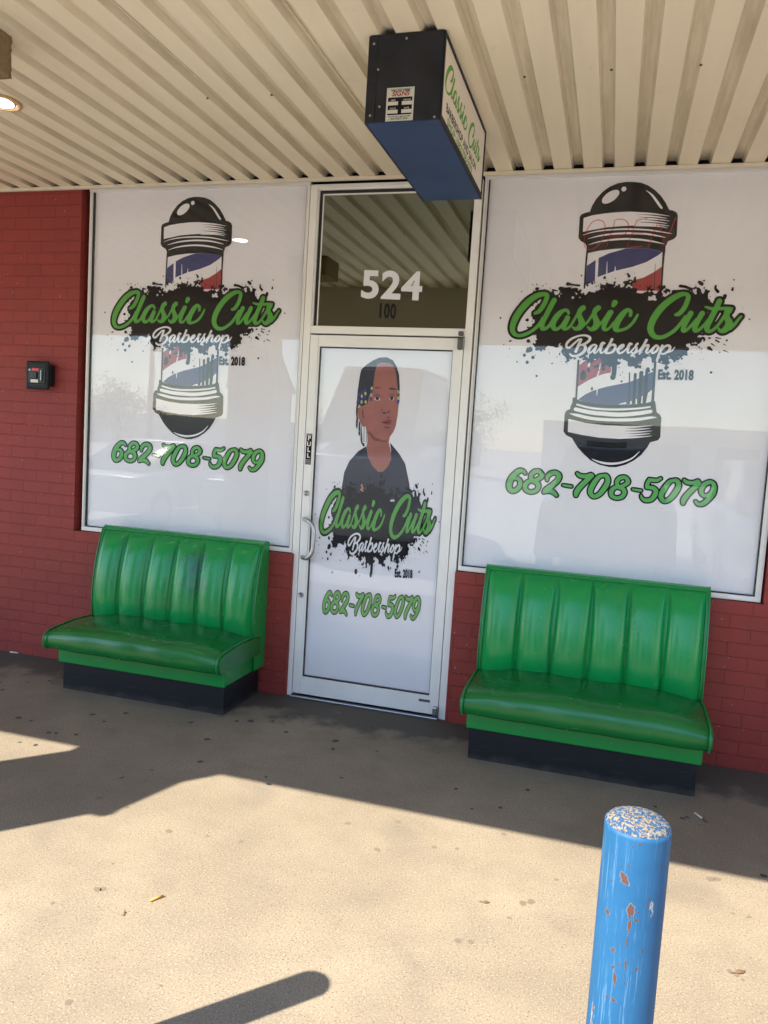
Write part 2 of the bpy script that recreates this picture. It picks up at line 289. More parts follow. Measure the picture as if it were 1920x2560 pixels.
# ------------------------------------------------------------------ printed artwork: outlines -> flat meshes
ART = {"S":{"green":[[[293,1408,8.2],[315,1420,11.5],[337,1453,12.3],[350,1490,12.2],[347,1507,11.4],[324,1509,12.3],[292,1498,14.8],[253,1469,17.3],[215,1423,17.4],[189,1377,17.5],[178,1331,15.0],[186,1302,12.5],[206,1288,9.2],[234,1289,9.1],[270,1304,9.1],[301,1327,9.1],[324,1355,9.0],[338,1384,9.0]],[[390,1478,13.8],[371,1437,13.9],[352,1392,13.1],[338,1355,12.3],[338,1330,12.3],[355,1327,9.0],[374,1343,8.2],[385,1364,7.4]],[[472,1410,7.3],[463,1424,8.1],[445,1425,8.9],[422,1407,13.8],[402,1379,15.5],[393,1350,14.7],[402,1328,11.4],[418,1326,9.0],[436,1340,8.1],[452,1365,8.1],[466,1390,10.5]],[[470,1386,11.3],[459,1357,11.4],[452,1333,11.4],[463,1327,8.1],[478,1335,7.3],[493,1356,6.5],[515,1401,7.2],[535,1435,11.2]],[[544,1439,14.4],[530,1425,13.7],[527,1403,12.9],[537,1379,14.5],[544,1359,16.9],[535,1338,15.3],[515,1328,8.9],[499,1338,5.7]],[[541,1336,6.4],[571,1363,6.4],[595,1404,7.2],[612,1436,11.2]],[[622,1440,14.3],[608,1426,13.6],[605,1404,12.8],[615,1380,14.4],[622,1358,17.6],[613,1338,15.2],[593,1327,8.8],[577,1340,5.6]],[[621,1336,6.4],[642,1360,6.4],[663,1393,6.4],[680,1421,7.9]],[[689,1419,11.9],[675,1389,11.9],[663,1359,11.9],[659,1335,11.1],[674,1327,7.9],[691,1341,6.3],[709,1368,6.3]],[[704,1468,15.0],[698,1455,11.1]],[[788,1404,8.8],[788,1424,8.8],[770,1431,10.6],[748,1409,15.0],[727,1373,16.9],[719,1341,16.0],[727,1326,10.7],[748,1327,8.0],[778,1340,8.0],[802,1365,7.9],[817,1392,7.0],[824,1408,5.3]],[[1010,1411,6.9],[1027,1416,11.2],[1049,1445,12.0],[1062,1484,12.0],[1063,1506,11.1],[1045,1516,10.3],[1016,1509,13.7],[976,1483,16.4],[937,1443,17.3],[907,1394,17.4],[894,1349,16.6],[900,1318,14.9],[922,1296,12.2],[955,1295,10.4],[987,1311,9.5],[1015,1334,9.5],[1038,1365,8.6],[1060,1401,9.4]],[[1083,1419,13.7],[1070,1388,12.9],[1057,1355,12.0],[1055,1332,11.2],[1070,1333,7.7],[1089,1355,7.7],[1115,1389,8.5]],[[1138,1419,13.6],[1124,1389,12.8],[1111,1353,12.8],[1111,1334,11.1],[1126,1333,8.5],[1151,1359,7.7],[1169,1385,7.6]],[[1214,1481,13.5],[1201,1442,13.5],[1183,1398,13.6],[1168,1354,13.6],[1172,1333,11.0],[1189,1332,8.5],[1210,1351,7.6],[1230,1380,7.6],[1247,1412,8.4]],[[1151,1452,5.1],[1180,1444,7.6],[1213,1444,8.4],[1250,1446,8.4],[1275,1445,7.5]],[[1263,1436,15.9],[1255,1423,15.1],[1257,1400,13.5],[1269,1378,16.8],[1267,1356,18.5],[1248,1335,13.5],[1231,1334,8.4],[1223,1345,5.9]],[[1276,1348,10.9],[1298,1370,8.4],[1312,1392,6.7],[1323,1407,5.8]]],"shop":[[[536,1275,3.8],[514,1253,4.9],[491,1230,5.7],[475,1233,5.3],[475,1251,6.1],[497,1276,5.3],[537,1293,4.2],[571,1295,4.9],[592,1284,6.4],[588,1267,6.8],[565,1250,5.3],[540,1241,3.8]],[[547,1273,6.4],[537,1245,6.8],[525,1210,6.8]],[[552,1247,3.8],[570,1240,6.8],[573,1221,7.5],[558,1201,6.8],[533,1187,6.4],[506,1187,5.3],[496,1196,4.6]],[[627,1245,4.5],[616,1248,4.5],[599,1235,6.8],[591,1216,6.8],[595,1204,4.9],[608,1211,3.8],[625,1234,4.5]],[[629,1239,5.6],[622,1217,5.3],[622,1205,4.9],[632,1208,3.4],[647,1231,3.7],[657,1254,5.2]],[[649,1242,4.5],[657,1256,5.6],[668,1257,5.6]],[[789,1243,4.4],[797,1257,5.5],[807,1256,5.2]],[[660,1259,6.0],[656,1240,5.6],[652,1218,5.2],[656,1206,4.5],[668,1211,3.4],[684,1234,3.4],[697,1255,4.5]],[[706,1278,6.7],[697,1256,6.0],[685,1228,6.0],[680,1207,5.6]],[[686,1230,3.4],[705,1248,4.8],[721,1249,6.3],[726,1235,6.3],[717,1216,6.0],[701,1207,4.8],[683,1206,4.9]],[[723,1229,3.0],[740,1226,3.3],[758,1235,4.1],[768,1246,4.4],[762,1252,4.4],[747,1239,5.6],[741,1219,6.7],[751,1207,5.2],[770,1216,3.3],[787,1238,3.3],[798,1255,4.4]],[[799,1258,5.9],[794,1244,5.9],[790,1221,5.2],[793,1210,4.4],[805,1215,3.3],[818,1232,3.3],[833,1253,4.4]],[[837,1259,5.1],[829,1249,5.1],[834,1234,5.1],[831,1217,5.9],[820,1208,4.4],[811,1213,3.0]],[[831,1211,2.9],[846,1223,2.9],[865,1250,3.7]],[[879,1278,6.6],[870,1257,5.9],[858,1231,5.9],[851,1208,5.1]],[[859,1223,2.9],[876,1248,4.0],[891,1252,5.8],[888,1235,5.9],[883,1218,5.1],[892,1212,3.7],[908,1232,3.3]],[[928,1252,4.7],[914,1234,6.6],[910,1219,5.8],[919,1213,4.7],[935,1225,5.1],[941,1243,5.1],[932,1253,4.4]],[[936,1240,2.9],[953,1237,2.9]],[[960,1252,5.8],[951,1218,5.8],[943,1188,5.8],[941,1172,5.1]],[[957,1226,2.9],[973,1248,4.7],[991,1253,6.1],[999,1241,6.1],[990,1222,5.4],[970,1210,4.4],[957,1212,3.6]],[[992,1218,2.9],[1010,1228,2.9],[1021,1245,2.2]]],"num":[[[308,541,6.3],[296,553,8.7],[274,552,11.9],[246,526,13.5],[229,493,14.4],[226,461,13.6],[239,441,12.0],[264,445,11.1],[283,469,11.1],[283,496,11.1],[269,509,8.7],[253,506,4.8]],[[399,539,11.0],[382,558,9.4],[355,552,11.0],[340,528,10.2],[351,504,9.5],[377,493,11.0],[385,473,11.0],[373,450,10.2],[344,441,9.5],[318,452,10.3],[314,477,11.9],[331,498,10.3],[370,509,9.4],[394,525,11.0],[399,539,11.0]],[[429,512,5.5],[430,531,9.4],[445,550,10.9],[471,556,10.9],[491,542,11.6],[486,516,12.4],[458,486,12.5],[429,460,13.3],[419,447,8.6]],[[416,445,7.1],[439,453,9.4],[464,451,10.9],[486,433,7.0]],[[516,492,4.7],[535,490,6.2],[560,488,6.2]],[[586,560,6.9],[603,549,10.0],[633,548,10.0],[657,558,9.9]],[[663,554,10.7],[639,527,12.3],[608,490,13.1],[591,461,13.1],[589,442,9.3]],[[719,558,8.4],[697,547,10.7],[671,502,13.0],[662,466,12.2],[680,443,9.9],[709,456,11.4],[735,495,12.9],[748,531,12.1],[738,557,10.6],[719,558,8.4]],[[850,539,10.5],[835,557,9.0],[808,551,10.5],[795,528,9.8],[805,505,9.0],[830,494,10.5],[838,474,10.5],[826,452,9.8],[799,444,9.1],[775,454,9.8],[771,479,11.4],[787,499,9.8],[823,510,9.0],[846,525,10.5],[850,539,10.5]],[[878,497,4.5],[896,495,6.0],[920,493,6.0]],[[1077,559,8.1],[1057,548,10.3],[1032,505,12.5],[1023,470,11.8],[1041,447,9.6],[1068,460,11.0],[1093,498,12.5],[1105,533,11.7],[1095,558,10.2],[1077,559,8.1]],[[1130,565,6.6],[1145,554,9.5],[1174,553,9.4],[1196,563,9.4]],[[1203,553,10.1],[1180,526,11.6],[1152,490,12.4],[1137,462,12.4],[1135,444,8.8]],[[1013,564,6.6],[995,553,8.1],[966,553,8.9],[957,555,7.4]],[[959,553,9.6],[950,533,9.7],[949,513,8.9]],[[952,512,8.2],[977,512,10.4],[995,498,11.1],[992,475,11.9],[975,450,10.4],[947,444,9.7],[929,454,6.7],[923,467,4.5]],[[1252,563,9.4],[1227,546,11.6],[1217,515,10.1],[1228,493,8.0],[1250,494,7.9],[1271,515,10.1],[1276,546,10.8],[1267,561,8.6],[1252,563,9.4]],[[1279,542,10.1],[1276,508,11.5],[1258,477,11.5],[1233,450,10.9],[1209,445,8.0],[1195,458,5.8]]],"blackst":[[[541,1739,4.9],[540,1659,4.2],[542,1544,4.2]],[[925,1737,6.7],[926,1658,4.7],[930,1546,4.4]],[[889,1686,0.7],[890,1635,1.3],[895,1546,1.4]],[[543,1162,5.3],[547,963,5.0]],[[932,1175,5.8],[938,961,6.6]],[[574,1098,13.6],[574,1079,15.2],[569,1067,7.6]],[[598,1122,7.6],[600,1107,5.3]],[[625,1024,3.0],[625,1014,6.0]],[[773,1061,5.2]],[[784,1081,2.2]],[[764,1094,3.3]],[[774,1109,3.0]],[[809,1107,3.0],[815,1031,3.0],[820,952,3.3]],[[839,1100,7.4],[842,1017,6.7],[846,953,5.2]],[[869,1109,10.3],[871,1018,9.6],[871,954,6.7]],[[893,1117,9.5],[898,1020,9.6],[898,955,6.6]]],"whitest":[[[700,2048,12.5]],[[811,2038,1.0],[840,2016,4.4],[866,1985,6.0],[884,1961,6.0],[895,1948,4.7]],[[765,1925,6.1],[838,1921,4.4],[888,1915,2.7],[937,1907,1.0]],[[766,1912,6.1],[839,1908,4.4],[890,1902,2.7],[926,1895,1.0]],[[767,1899,6.1],[841,1895,4.4],[891,1890,2.7],[939,1882,1.0]],[[768,1887,6.1],[842,1883,4.4],[892,1877,2.7],[929,1870,1.0]],[[769,1874,6.1],[843,1870,4.4],[893,1865,2.7],[941,1857,1.0]],[[770,1865,6.1],[844,1861,4.4],[894,1856,2.7],[931,1848,1.0]],[[511,1817,1.0],[558,1831,2.4],[626,1841,3.4],[728,1845,3.7],[829,1840,3.7],[896,1830,3.0],[956,1819,1.0]],[[540,1798,1.0],[595,1812,3.5],[662,1821,4.5],[747,1824,4.8],[831,1819,4.4],[898,1807,2.7],[927,1800,1.0]],[[545,1767,1.0],[597,1782,3.1],[665,1792,4.5],[732,1795,4.8],[800,1791,4.7],[867,1781,3.7],[925,1767,1.0]],[[555,929,5.0],[616,916,5.3],[691,911,5.6],[783,914,5.6],[874,924,4.8],[927,934,4.0]],[[549,904,9.9],[618,892,10.6],[693,887,11.3],[786,887,11.2],[876,899,10.4],[932,911,9.6]],[[522,879,1.9],[562,872,7.6],[639,859,8.3],[751,857,8.2],[861,865,8.2],[932,878,6.6],[964,881,1.5]],[[780,820,7.5],[846,825,5.2],[900,831,3.0],[948,839,0.7]],[[781,807,7.5],[847,811,5.2],[901,817,3.0],[941,824,0.7]],[[783,793,7.5],[848,797,5.2],[903,803,3.0],[951,811,0.7]],[[784,779,7.5],[850,784,5.2],[904,790,3.0],[943,797,0.7]],[[785,766,7.5],[851,771,5.2],[905,777,3.0],[953,785,0.7]],[[657,643,1.5],[696,630,4.9],[749,624,6.0],[807,634,5.3],[860,660,3.7],[894,697,1.5]],[[829,958,3.7],[830,947,4.1]],[[855,971,3.0],[857,948,3.7]],[[884,987,2.6],[884,953,3.3]],[[772,941,1.5],[802,948,5.2]]],"slit":[[[647,1683,1.0],[650,1621,3.1]],[[691,1659,0.7],[691,1631,3.8]],[[652,1015,3.4],[653,981,1.1]],[[657,1151,1.5],[655,1120,3.0],[648,1086,3.8]],[[601,1176,6.8],[598,1126,5.3]]],"drop":[[[1110,1576,7.6],[1121,1568,9.3],[1126,1563,5.1]],[[1190,1559,4.2],[1190,1544,5.9],[1203,1529,7.6]],[[1271,1549,3.3],[1270,1538,5.9]],[[1238,1508,9.2],[1238,1497,6.7]],[[1136,1547,4.2]],[[1153,1497,4.2]],[[1207,1622,0.8]],[[1020,1556,7.7],[1046,1552,6.8],[1072,1543,6.0],[1093,1543,1.7]],[[1141,1465,9.3],[1162,1461,7.6]],[[1092,1500,10.2],[1114,1493,10.2]],[[1365,1393,3.3],[1358,1396,1.7]],[[1216,1286,4.2],[1235,1275,1.7]],[[1197,1268,3.4],[1214,1257,1.3]],[[1215,1299,3.4],[1240,1294,1.7]],[[1255,1267,2.5],[1264,1262,1.3]],[[1258,1236,3.0],[1282,1226,0.8]],[[989,1527,8.6],[1039,1532,6.9]],[[293,1537,9.0],[299,1539,6.6]],[[419,1539,11.3],[445,1529,16.2],[464,1536,12.1]],[[454,1564,9.7],[478,1560,4.8],[515,1556,5.6]],[[481,1505,7.3]],[[109,1380,5.0]],[[522,1608,4.4]],[[523,1530,6.4]],[[291,1561,3.7]],[[340,1563,2.9]],[[281,1213,14.1],[269,1205,9.1]],[[301,1172,9.1]],[[269,1259,9.9]],[[308,1235,5.8]],[[169,1256,5.0],[179,1259,2.1]],[[137,1237,3.4]],[[170,1216,3.4]],[[380,1531,5.7],[404,1527,2.4]],[[557,1556,5.6]],[[581,1568,6.4]],[[213,1522,3.7]],[[725,1187,16.4],[731,1111,11.9],[727,1080,13.4]],[[673,1185,11.2],[675,1140,6.7],[675,1121,7.5]],[[808,1182,9.6],[813,1148,5.2]],[[272,1145,8.9]],[[299,1170,6.9]],[[254,1182,8.9]],[[328,1073,5.9]],[[1208,1123,6.3]],[[573,1091,15.4]],[[1240,1226,3.6]],[[271,1216,8.9]]]},"G":{"black":[[[538,1937],[547,1968],[565,2002],[593,2036],[628,2062],[667,2078],[707,2084],[741,2083],[781,2078],[819,2063],[854,2039],[887,2008],[913,1973],[932,1939],[952,1934],[970,1924],[977,1908],[980,1807],[968,1792],[940,1781],[936,1767],[931,1757],[932,1732],[918,1728],[871,1742],[803,1750],[736,1748],[669,1744],[601,1736],[547,1725],[537,1725],[537,1757],[527,1774],[503,1787],[490,1803],[488,1910],[495,1924],[515,1932]],[[529,964],[536,967],[547,964],[556,955],[594,943],[655,937],[722,934],[818,941],[904,952],[935,968],[950,965],[955,943],[962,909],[981,895],[988,881],[992,779],[982,763],[944,750],[932,722],[906,682],[872,650],[830,624],[784,608],[750,606],[697,615],[650,635],[610,667],[577,700],[555,730],[542,749],[510,763],[495,781],[494,879],[503,895],[520,903],[522,919],[530,939]]],"white":[[[508,1905],[551,1918],[619,1927],[687,1932],[747,1933],[771,1931],[777,1863],[693,1860],[625,1855],[557,1843],[510,1834]],[[676,2039],[678,2034],[679,2027],[677,2020],[673,2013],[667,2005],[660,1997],[652,1991],[643,1985],[633,1980],[624,1977],[615,1976],[608,1976],[601,1979],[597,1982],[595,1987],[594,1994],[596,2001],[600,2009],[606,2016],[613,2024],[621,2031],[630,2036],[640,2041],[649,2044],[658,2045],[665,2045],[671,2043]],[[515,851],[603,834],[698,827],[791,828],[797,759],[685,759],[590,769],[518,781]],[[910,1005],[930,1025],[929,961],[913,956]],[[906,1114],[902,1181],[926,1189],[926,1131]],[[879,1094],[878,1147],[888,1158],[888,1098]]],"blue":[[[602,1699],[653,1723],[736,1747],[803,1750],[871,1742],[918,1728],[897,1710],[843,1677],[778,1654],[692,1633],[629,1610],[605,1600],[604,1652]],[[545,1659],[588,1689],[593,1582],[545,1556]],[[559,957],[591,984],[627,1004],[649,1013],[699,1030],[754,1044],[808,1057],[843,1072],[926,1118],[934,1107],[936,1025],[910,1005],[904,950],[770,938],[723,933],[655,935],[594,942]]],"red":[[[778,1581],[837,1599],[888,1628],[923,1655],[928,1532],[789,1531]],[[546,1136],[587,1171],[614,1165],[657,1177],[713,1130],[715,1105],[690,1100],[650,1086],[603,1061],[549,1024]],[[803,1148],[828,1164],[833,1145],[808,1137]],[[848,1179],[862,1184],[865,1154],[850,1153]]],"splash":[[[359,1505],[481,1497],[547,1513],[602,1540],[660,1573],[741,1578],[793,1558],[876,1531],[935,1512],[994,1510],[1050,1531],[1133,1511],[1178,1458],[1208,1418],[1196,1347],[1175,1287],[1147,1249],[1089,1213],[1033,1187],[983,1194],[938,1153],[857,1159],[776,1173],[697,1141],[634,1154],[571,1162],[485,1192],[399,1213],[323,1232],[304,1287],[280,1372],[273,1457]]]},"P":{"hair":[[[236,1643],[237,1721],[241,1763],[246,1819],[253,1850],[284,1878],[323,1904],[357,1919],[400,1923],[438,1908],[463,1873],[481,1825],[489,1759],[493,1677],[488,1650],[463,1621],[288,1612],[258,1625]]],"skin":[[[347,1883],[376,1893],[416,1892],[440,1878],[455,1854],[465,1824],[476,1759],[483,1704],[489,1652],[487,1595],[480,1534],[468,1500],[448,1468],[444,1437],[457,1399],[466,1344],[449,1301],[422,1268],[393,1263],[355,1295],[323,1349],[310,1404],[316,1432],[312,1474],[298,1524],[288,1518],[273,1525],[259,1555],[247,1582],[240,1627],[266,1636],[301,1652],[310,1697],[331,1731],[331,1781],[336,1836],[342,1861]]],"shirt":[[[308,1407],[261,1375],[210,1313],[183,1246],[171,1133],[168,1094],[375,1084],[596,1134],[582,1210],[550,1323],[510,1378],[475,1414],[452,1438],[461,1394],[459,1358],[447,1329],[428,1306],[402,1299],[371,1302],[339,1334],[320,1366]]],"s_hair":[[[240,1638,5.2],[240,1596,4.6],[246,1560,3.4]],[[245,1571,4.6],[244,1538,6.3],[246,1512,4.0]],[[260,1544,4.0],[263,1499,5.7],[263,1471,4.6]],[[273,1522,1.7],[275,1489,2.9],[277,1458,5.7],[281,1430,4.6],[295,1411,6.3]],[[290,1518,1.4],[294,1434,1.7]],[[307,1502,1.4],[309,1429,1.4]],[[431,1746,4.5],[449,1745,5.0],[469,1742,2.2]],[[344,1747,2.3],[362,1746,2.8],[376,1748,1.4]],[[398,1607,3.4],[412,1605,5.1]],[[426,1608,3.4],[433,1613,3.4]],[[396,1549,1.4],[421,1552,2.3],[444,1552,1.7]]],"s_lip":[[[395,1550,1.7],[415,1556,6.2],[435,1562,9.0],[449,1558,6.2]],[[412,1546,4.0],[433,1546,7.3],[446,1547,4.5]]],"s_white":[[[346,1682,4.0],[360,1685,11.3],[373,1683,4.0]],[[435,1688,3.9],[447,1690,10.7],[457,1688,3.4]]],"s_iris":[[[360,1687,11.3]],[[446,1691,10.7]]],"s_yel":[[[323,1746,6.2],[323,1740,6.2]],[[286,1714,6.3],[287,1708,6.3]],[[321,1707,6.2],[321,1701,6.2]],[[265,1698,6.3],[266,1692,6.3]],[[266,1665,6.3],[266,1658,6.3]],[[290,1666,6.3],[291,1659,6.3]],[[484,1732,6.1],[485,1726,6.2]],[[486,1697,6.2],[486,1690,6.2]],[[254,1639,6.3],[255,1633,6.3]],[[244,1538,2.9]],[[263,1494,2.9]],[[277,1461,2.9]]],"s_blue":[[[321,1730,6.2],[321,1717,6.2]],[[321,1687,6.3],[322,1675,6.3]],[[282,1734,6.3],[283,1721,6.3]],[[285,1696,6.3],[285,1684,6.3]],[[264,1720,6.3],[265,1708,6.3]],[[268,1684,6.3],[268,1672,6.3]],[[247,1711,6.3],[248,1699,6.3]],[[246,1678,6.3],[247,1666,6.3]],[[485,1717,6.2],[485,1705,6.2]],[[485,1680,6.2],[485,1668,6.2]],[[241,1661,6.3],[242,1649,6.3]],[[275,1480,4.0]],[[293,1420,5.2]],[[262,1513,3.4]]],"s_logo":[[[300,1186,2.7],[294,1176,4.0],[305,1163,3.3],[294,1153,4.0],[305,1144,3.3],[294,1123,3.3]]],"s_dark":[[[385,1617,2.8],[393,1631,2.3]],[[431,1581,4.5],[439,1581,3.9]],[[414,1524,4.5],[440,1523,5.1]],[[341,1701,2.8],[358,1709,4.0],[377,1700,2.3]],[[431,1706,2.2],[447,1712,3.4],[459,1703,2.2]],[[323,1489,7.4],[357,1454,8.6],[387,1448,6.8]],[[439,1625,2.3],[437,1614,3.4]],[[381,1447,3.4],[405,1442,4.5],[434,1445,2.8]],[[276,1615,4.0],[277,1590,4.6],[284,1570,3.4]]]}}
SPOTS = [(-0.143,-1.009,0.0187,0.015,0.2,1),(-0.056,-1.016,0.0124,0.0099,1.5,1),(0.167,-0.808,0.0152,0.0121,1.0,1),(0.31,-0.711,0.0155,0.0124,0.2,1),(0.283,-0.868,0.0106,0.0085,1.9,1),(0.132,-1.112,0.0141,0.0112,1.3,1),(0.169,-1.102,0.0131,0.0105,2.7,1),(0.269,-1.075,0.0141,0.0113,1.6,1),(0.887,-0.852,0.0189,0.0151,0.3,1),(0.837,-1.28,0.0168,0.0135,2.8,2),(0.877,-1.396,0.0117,0.0094,0.4,2),(0.641,-1.544,0.0105,0.0084,1.0,2),(0.796,-1.608,0.0187,0.015,0.3,2),(0.947,-1.633,0.0117,0.0094,2.3,2),(0.683,-1.901,0.0117,0.0094,0.3,2),(0.694,-0.681,0.0154,0.0123,0.9,1),(0.976,-0.526,0.0204,0.0163,0.0,1),(1.082,-0.475,0.0137,0.011,0.0,1),(1.213,-0.589,0.0155,0.0124,1.0,1),(1.494,-0.591,0.022,0.0176,1.3,1),(1.518,-0.698,0.0149,0.012,2.2,1),(1.671,-1.001,0.0098,0.0078,0.2,1),(1.39,-1.198,0.014,0.0112,2.9,1),(1.625,-1.21,0.0092,0.0074,0.7,2),(0.993,-1.109,0.0156,0.0125,1.0,1),(1.181,-0.306,0.0142,0.0114,1.7,1),(1.616,-0.326,0.014,0.0112,1.7,1),(1.209,-1.736,0.016,0.0128,2.6,2),(1.365,-1.713,0.008,0.0064,1.0,2),(1.504,-1.698,0.0112,0.0089,0.9,2),(1.199,-2.169,0.0165,0.0132,2.6,2),(1.216,-2.161,0.0124,0.0099,1.5,2),(1.116,-2.289,0.0079,0.0064,1.5,2),(1.152,-2.014,0.0073,0.0059,2.0,2),(1.363,-2.259,0.0059,0.0047,0.4,2),(0.091,-1.268,0.0096,0.0077,0.6,1),(0.181,-1.265,0.0135,0.0108,1.7,1),(1.653,-2.499,0.0052,0.0042,2.9,2),(1.457,-2.645,0.0122,0.0098,1.9,2),(1.83,-1.784,0.0053,0.0043,2.2,2),(2.512,-0.766,0.0131,0.0105,1.4,1),(2.415,-0.998,0.0114,0.0091,1.8,1),(3.08,-0.699,0.0121,0.0096,2.0,1),(3.213,-0.751,0.0118,0.0094,2.5,1),(2.461,-1.231,0.0132,0.0106,2.3,2),(2.03,-1.304,0.0141,0.0113,0.0,2),(2.216,-1.445,0.0117,0.0094,0.7,2),(2.302,-1.42,0.0101,0.008,1.1,2),(2.59,-1.694,0.0165,0.0132,1.5,2),(2.616,-1.674,0.0166,0.0133,1.2,2),(2.555,-1.799,0.0094,0.0075,2.9,2),(2.454,-1.974,0.0123,0.0098,2.1,2),(3.251,-1.262,0.0184,0.0147,1.2,2),(3.277,-1.252,0.0168,0.0134,0.5,2),(3.302,-1.475,0.007,0.0056,1.6,2),(3.247,-1.819,0.0109,0.0087,1.8,2),(3.265,-1.829,0.0095,0.0076,1.1,2),(3.279,-1.846,0.0067,0.0054,0.0,2),(2.692,-1.495,0.0096,0.0077,0.7,2)]
CHIPS = [(-1.871,0.86,9.4,13.7),(-1.954,0.867,4.8,4.1),(-1.619,0.806,8.8,13.9),(-1.614,0.781,4.2,14.0),(-1.432,0.793,4.8,3.3),(-2.033,0.727,5.2,5.2),(-1.986,0.698,4.1,4.8),(-1.887,0.677,4.5,15.5),(-1.875,0.638,5.6,3.4),(-2.339,0.788,5.7,5.6),(-1.109,0.832,3.3,2.8),(-1.169,0.738,3.2,3.3),(-1.307,0.704,3.1,4.3),(-1.796,0.887,2.8,2.3),(-2.046,0.879,2.0,1.8),(-1.539,0.928,3.6,2.7),(-1.619,0.709,1.9,14.4),(-1.145,0.819,2.7,2.3),(-1.602,0.675,2.4,2.4),(-2.063,0.639,3.8,2.5),(-1.388,0.808,3.4,1.4),(-2.274,0.847,2.3,1.8),(-0.753,0.89,3.0,2.3),(-1.639,0.753,1.4,12.3),(-1.727,0.921,2.2,1.8),(-1.821,0.707,2.0,2.4)]
NEON = [('O',[(581,1893),(554,1882),(533,1847),(521,1802),(528,1757),(556,1741),(589,1756),(613,1798),(622,1846),(613,1881),(588,1893),(581,1893)]),('P',[(633,1747),(665,1863),(670,1890),(710,1893),(735,1875),(738,1841),(717,1814),(657,1806)]),('E',[(816,1756),(741,1753),(760,1824),(778,1888),(830,1897)]),('E',[(760,1824),(817,1823)]),('N',[(847,1751),(868,1829),(887,1893),(906,1828),(927,1760),(946,1828),(967,1898)])]
LEAVES = [(2.454, -1.747, 0.3, 0.035, 'curled brown dead leaf on sunlit concrete by the centre of the pavement'), (0.766, -1.42, 1.2, 0.03, 'small dark dead leaf on the sunlit strip left of the shadow notch'), (1.365, -2.257, 2.0, 0.022, 'tiny dark dead leaf below the orange cigarette butt'), (3.261, -1.823, 0.6, 0.05, 'long thin dead leaf on the sunlit concrete right of the chipped bollard')]
def noise2(X, Z, s, seed):
    r = np.random.RandomState(seed).rand(64, 64); x = X/s; z = Z/s; i = np.floor(x).astype(int); j = np.floor(z).astype(int); u = x-i; v = z-j
    u = u*u*(3-2*u); v = v*v*(3-2*v); g = lambda a, b: r[a % 64, b % 64]
    return (g(i, j)*(1-u)+g(i+1, j)*u)*(1-v)+(g(i, j+1)*(1-u)+g(i+1, j+1)*u)*v - .5
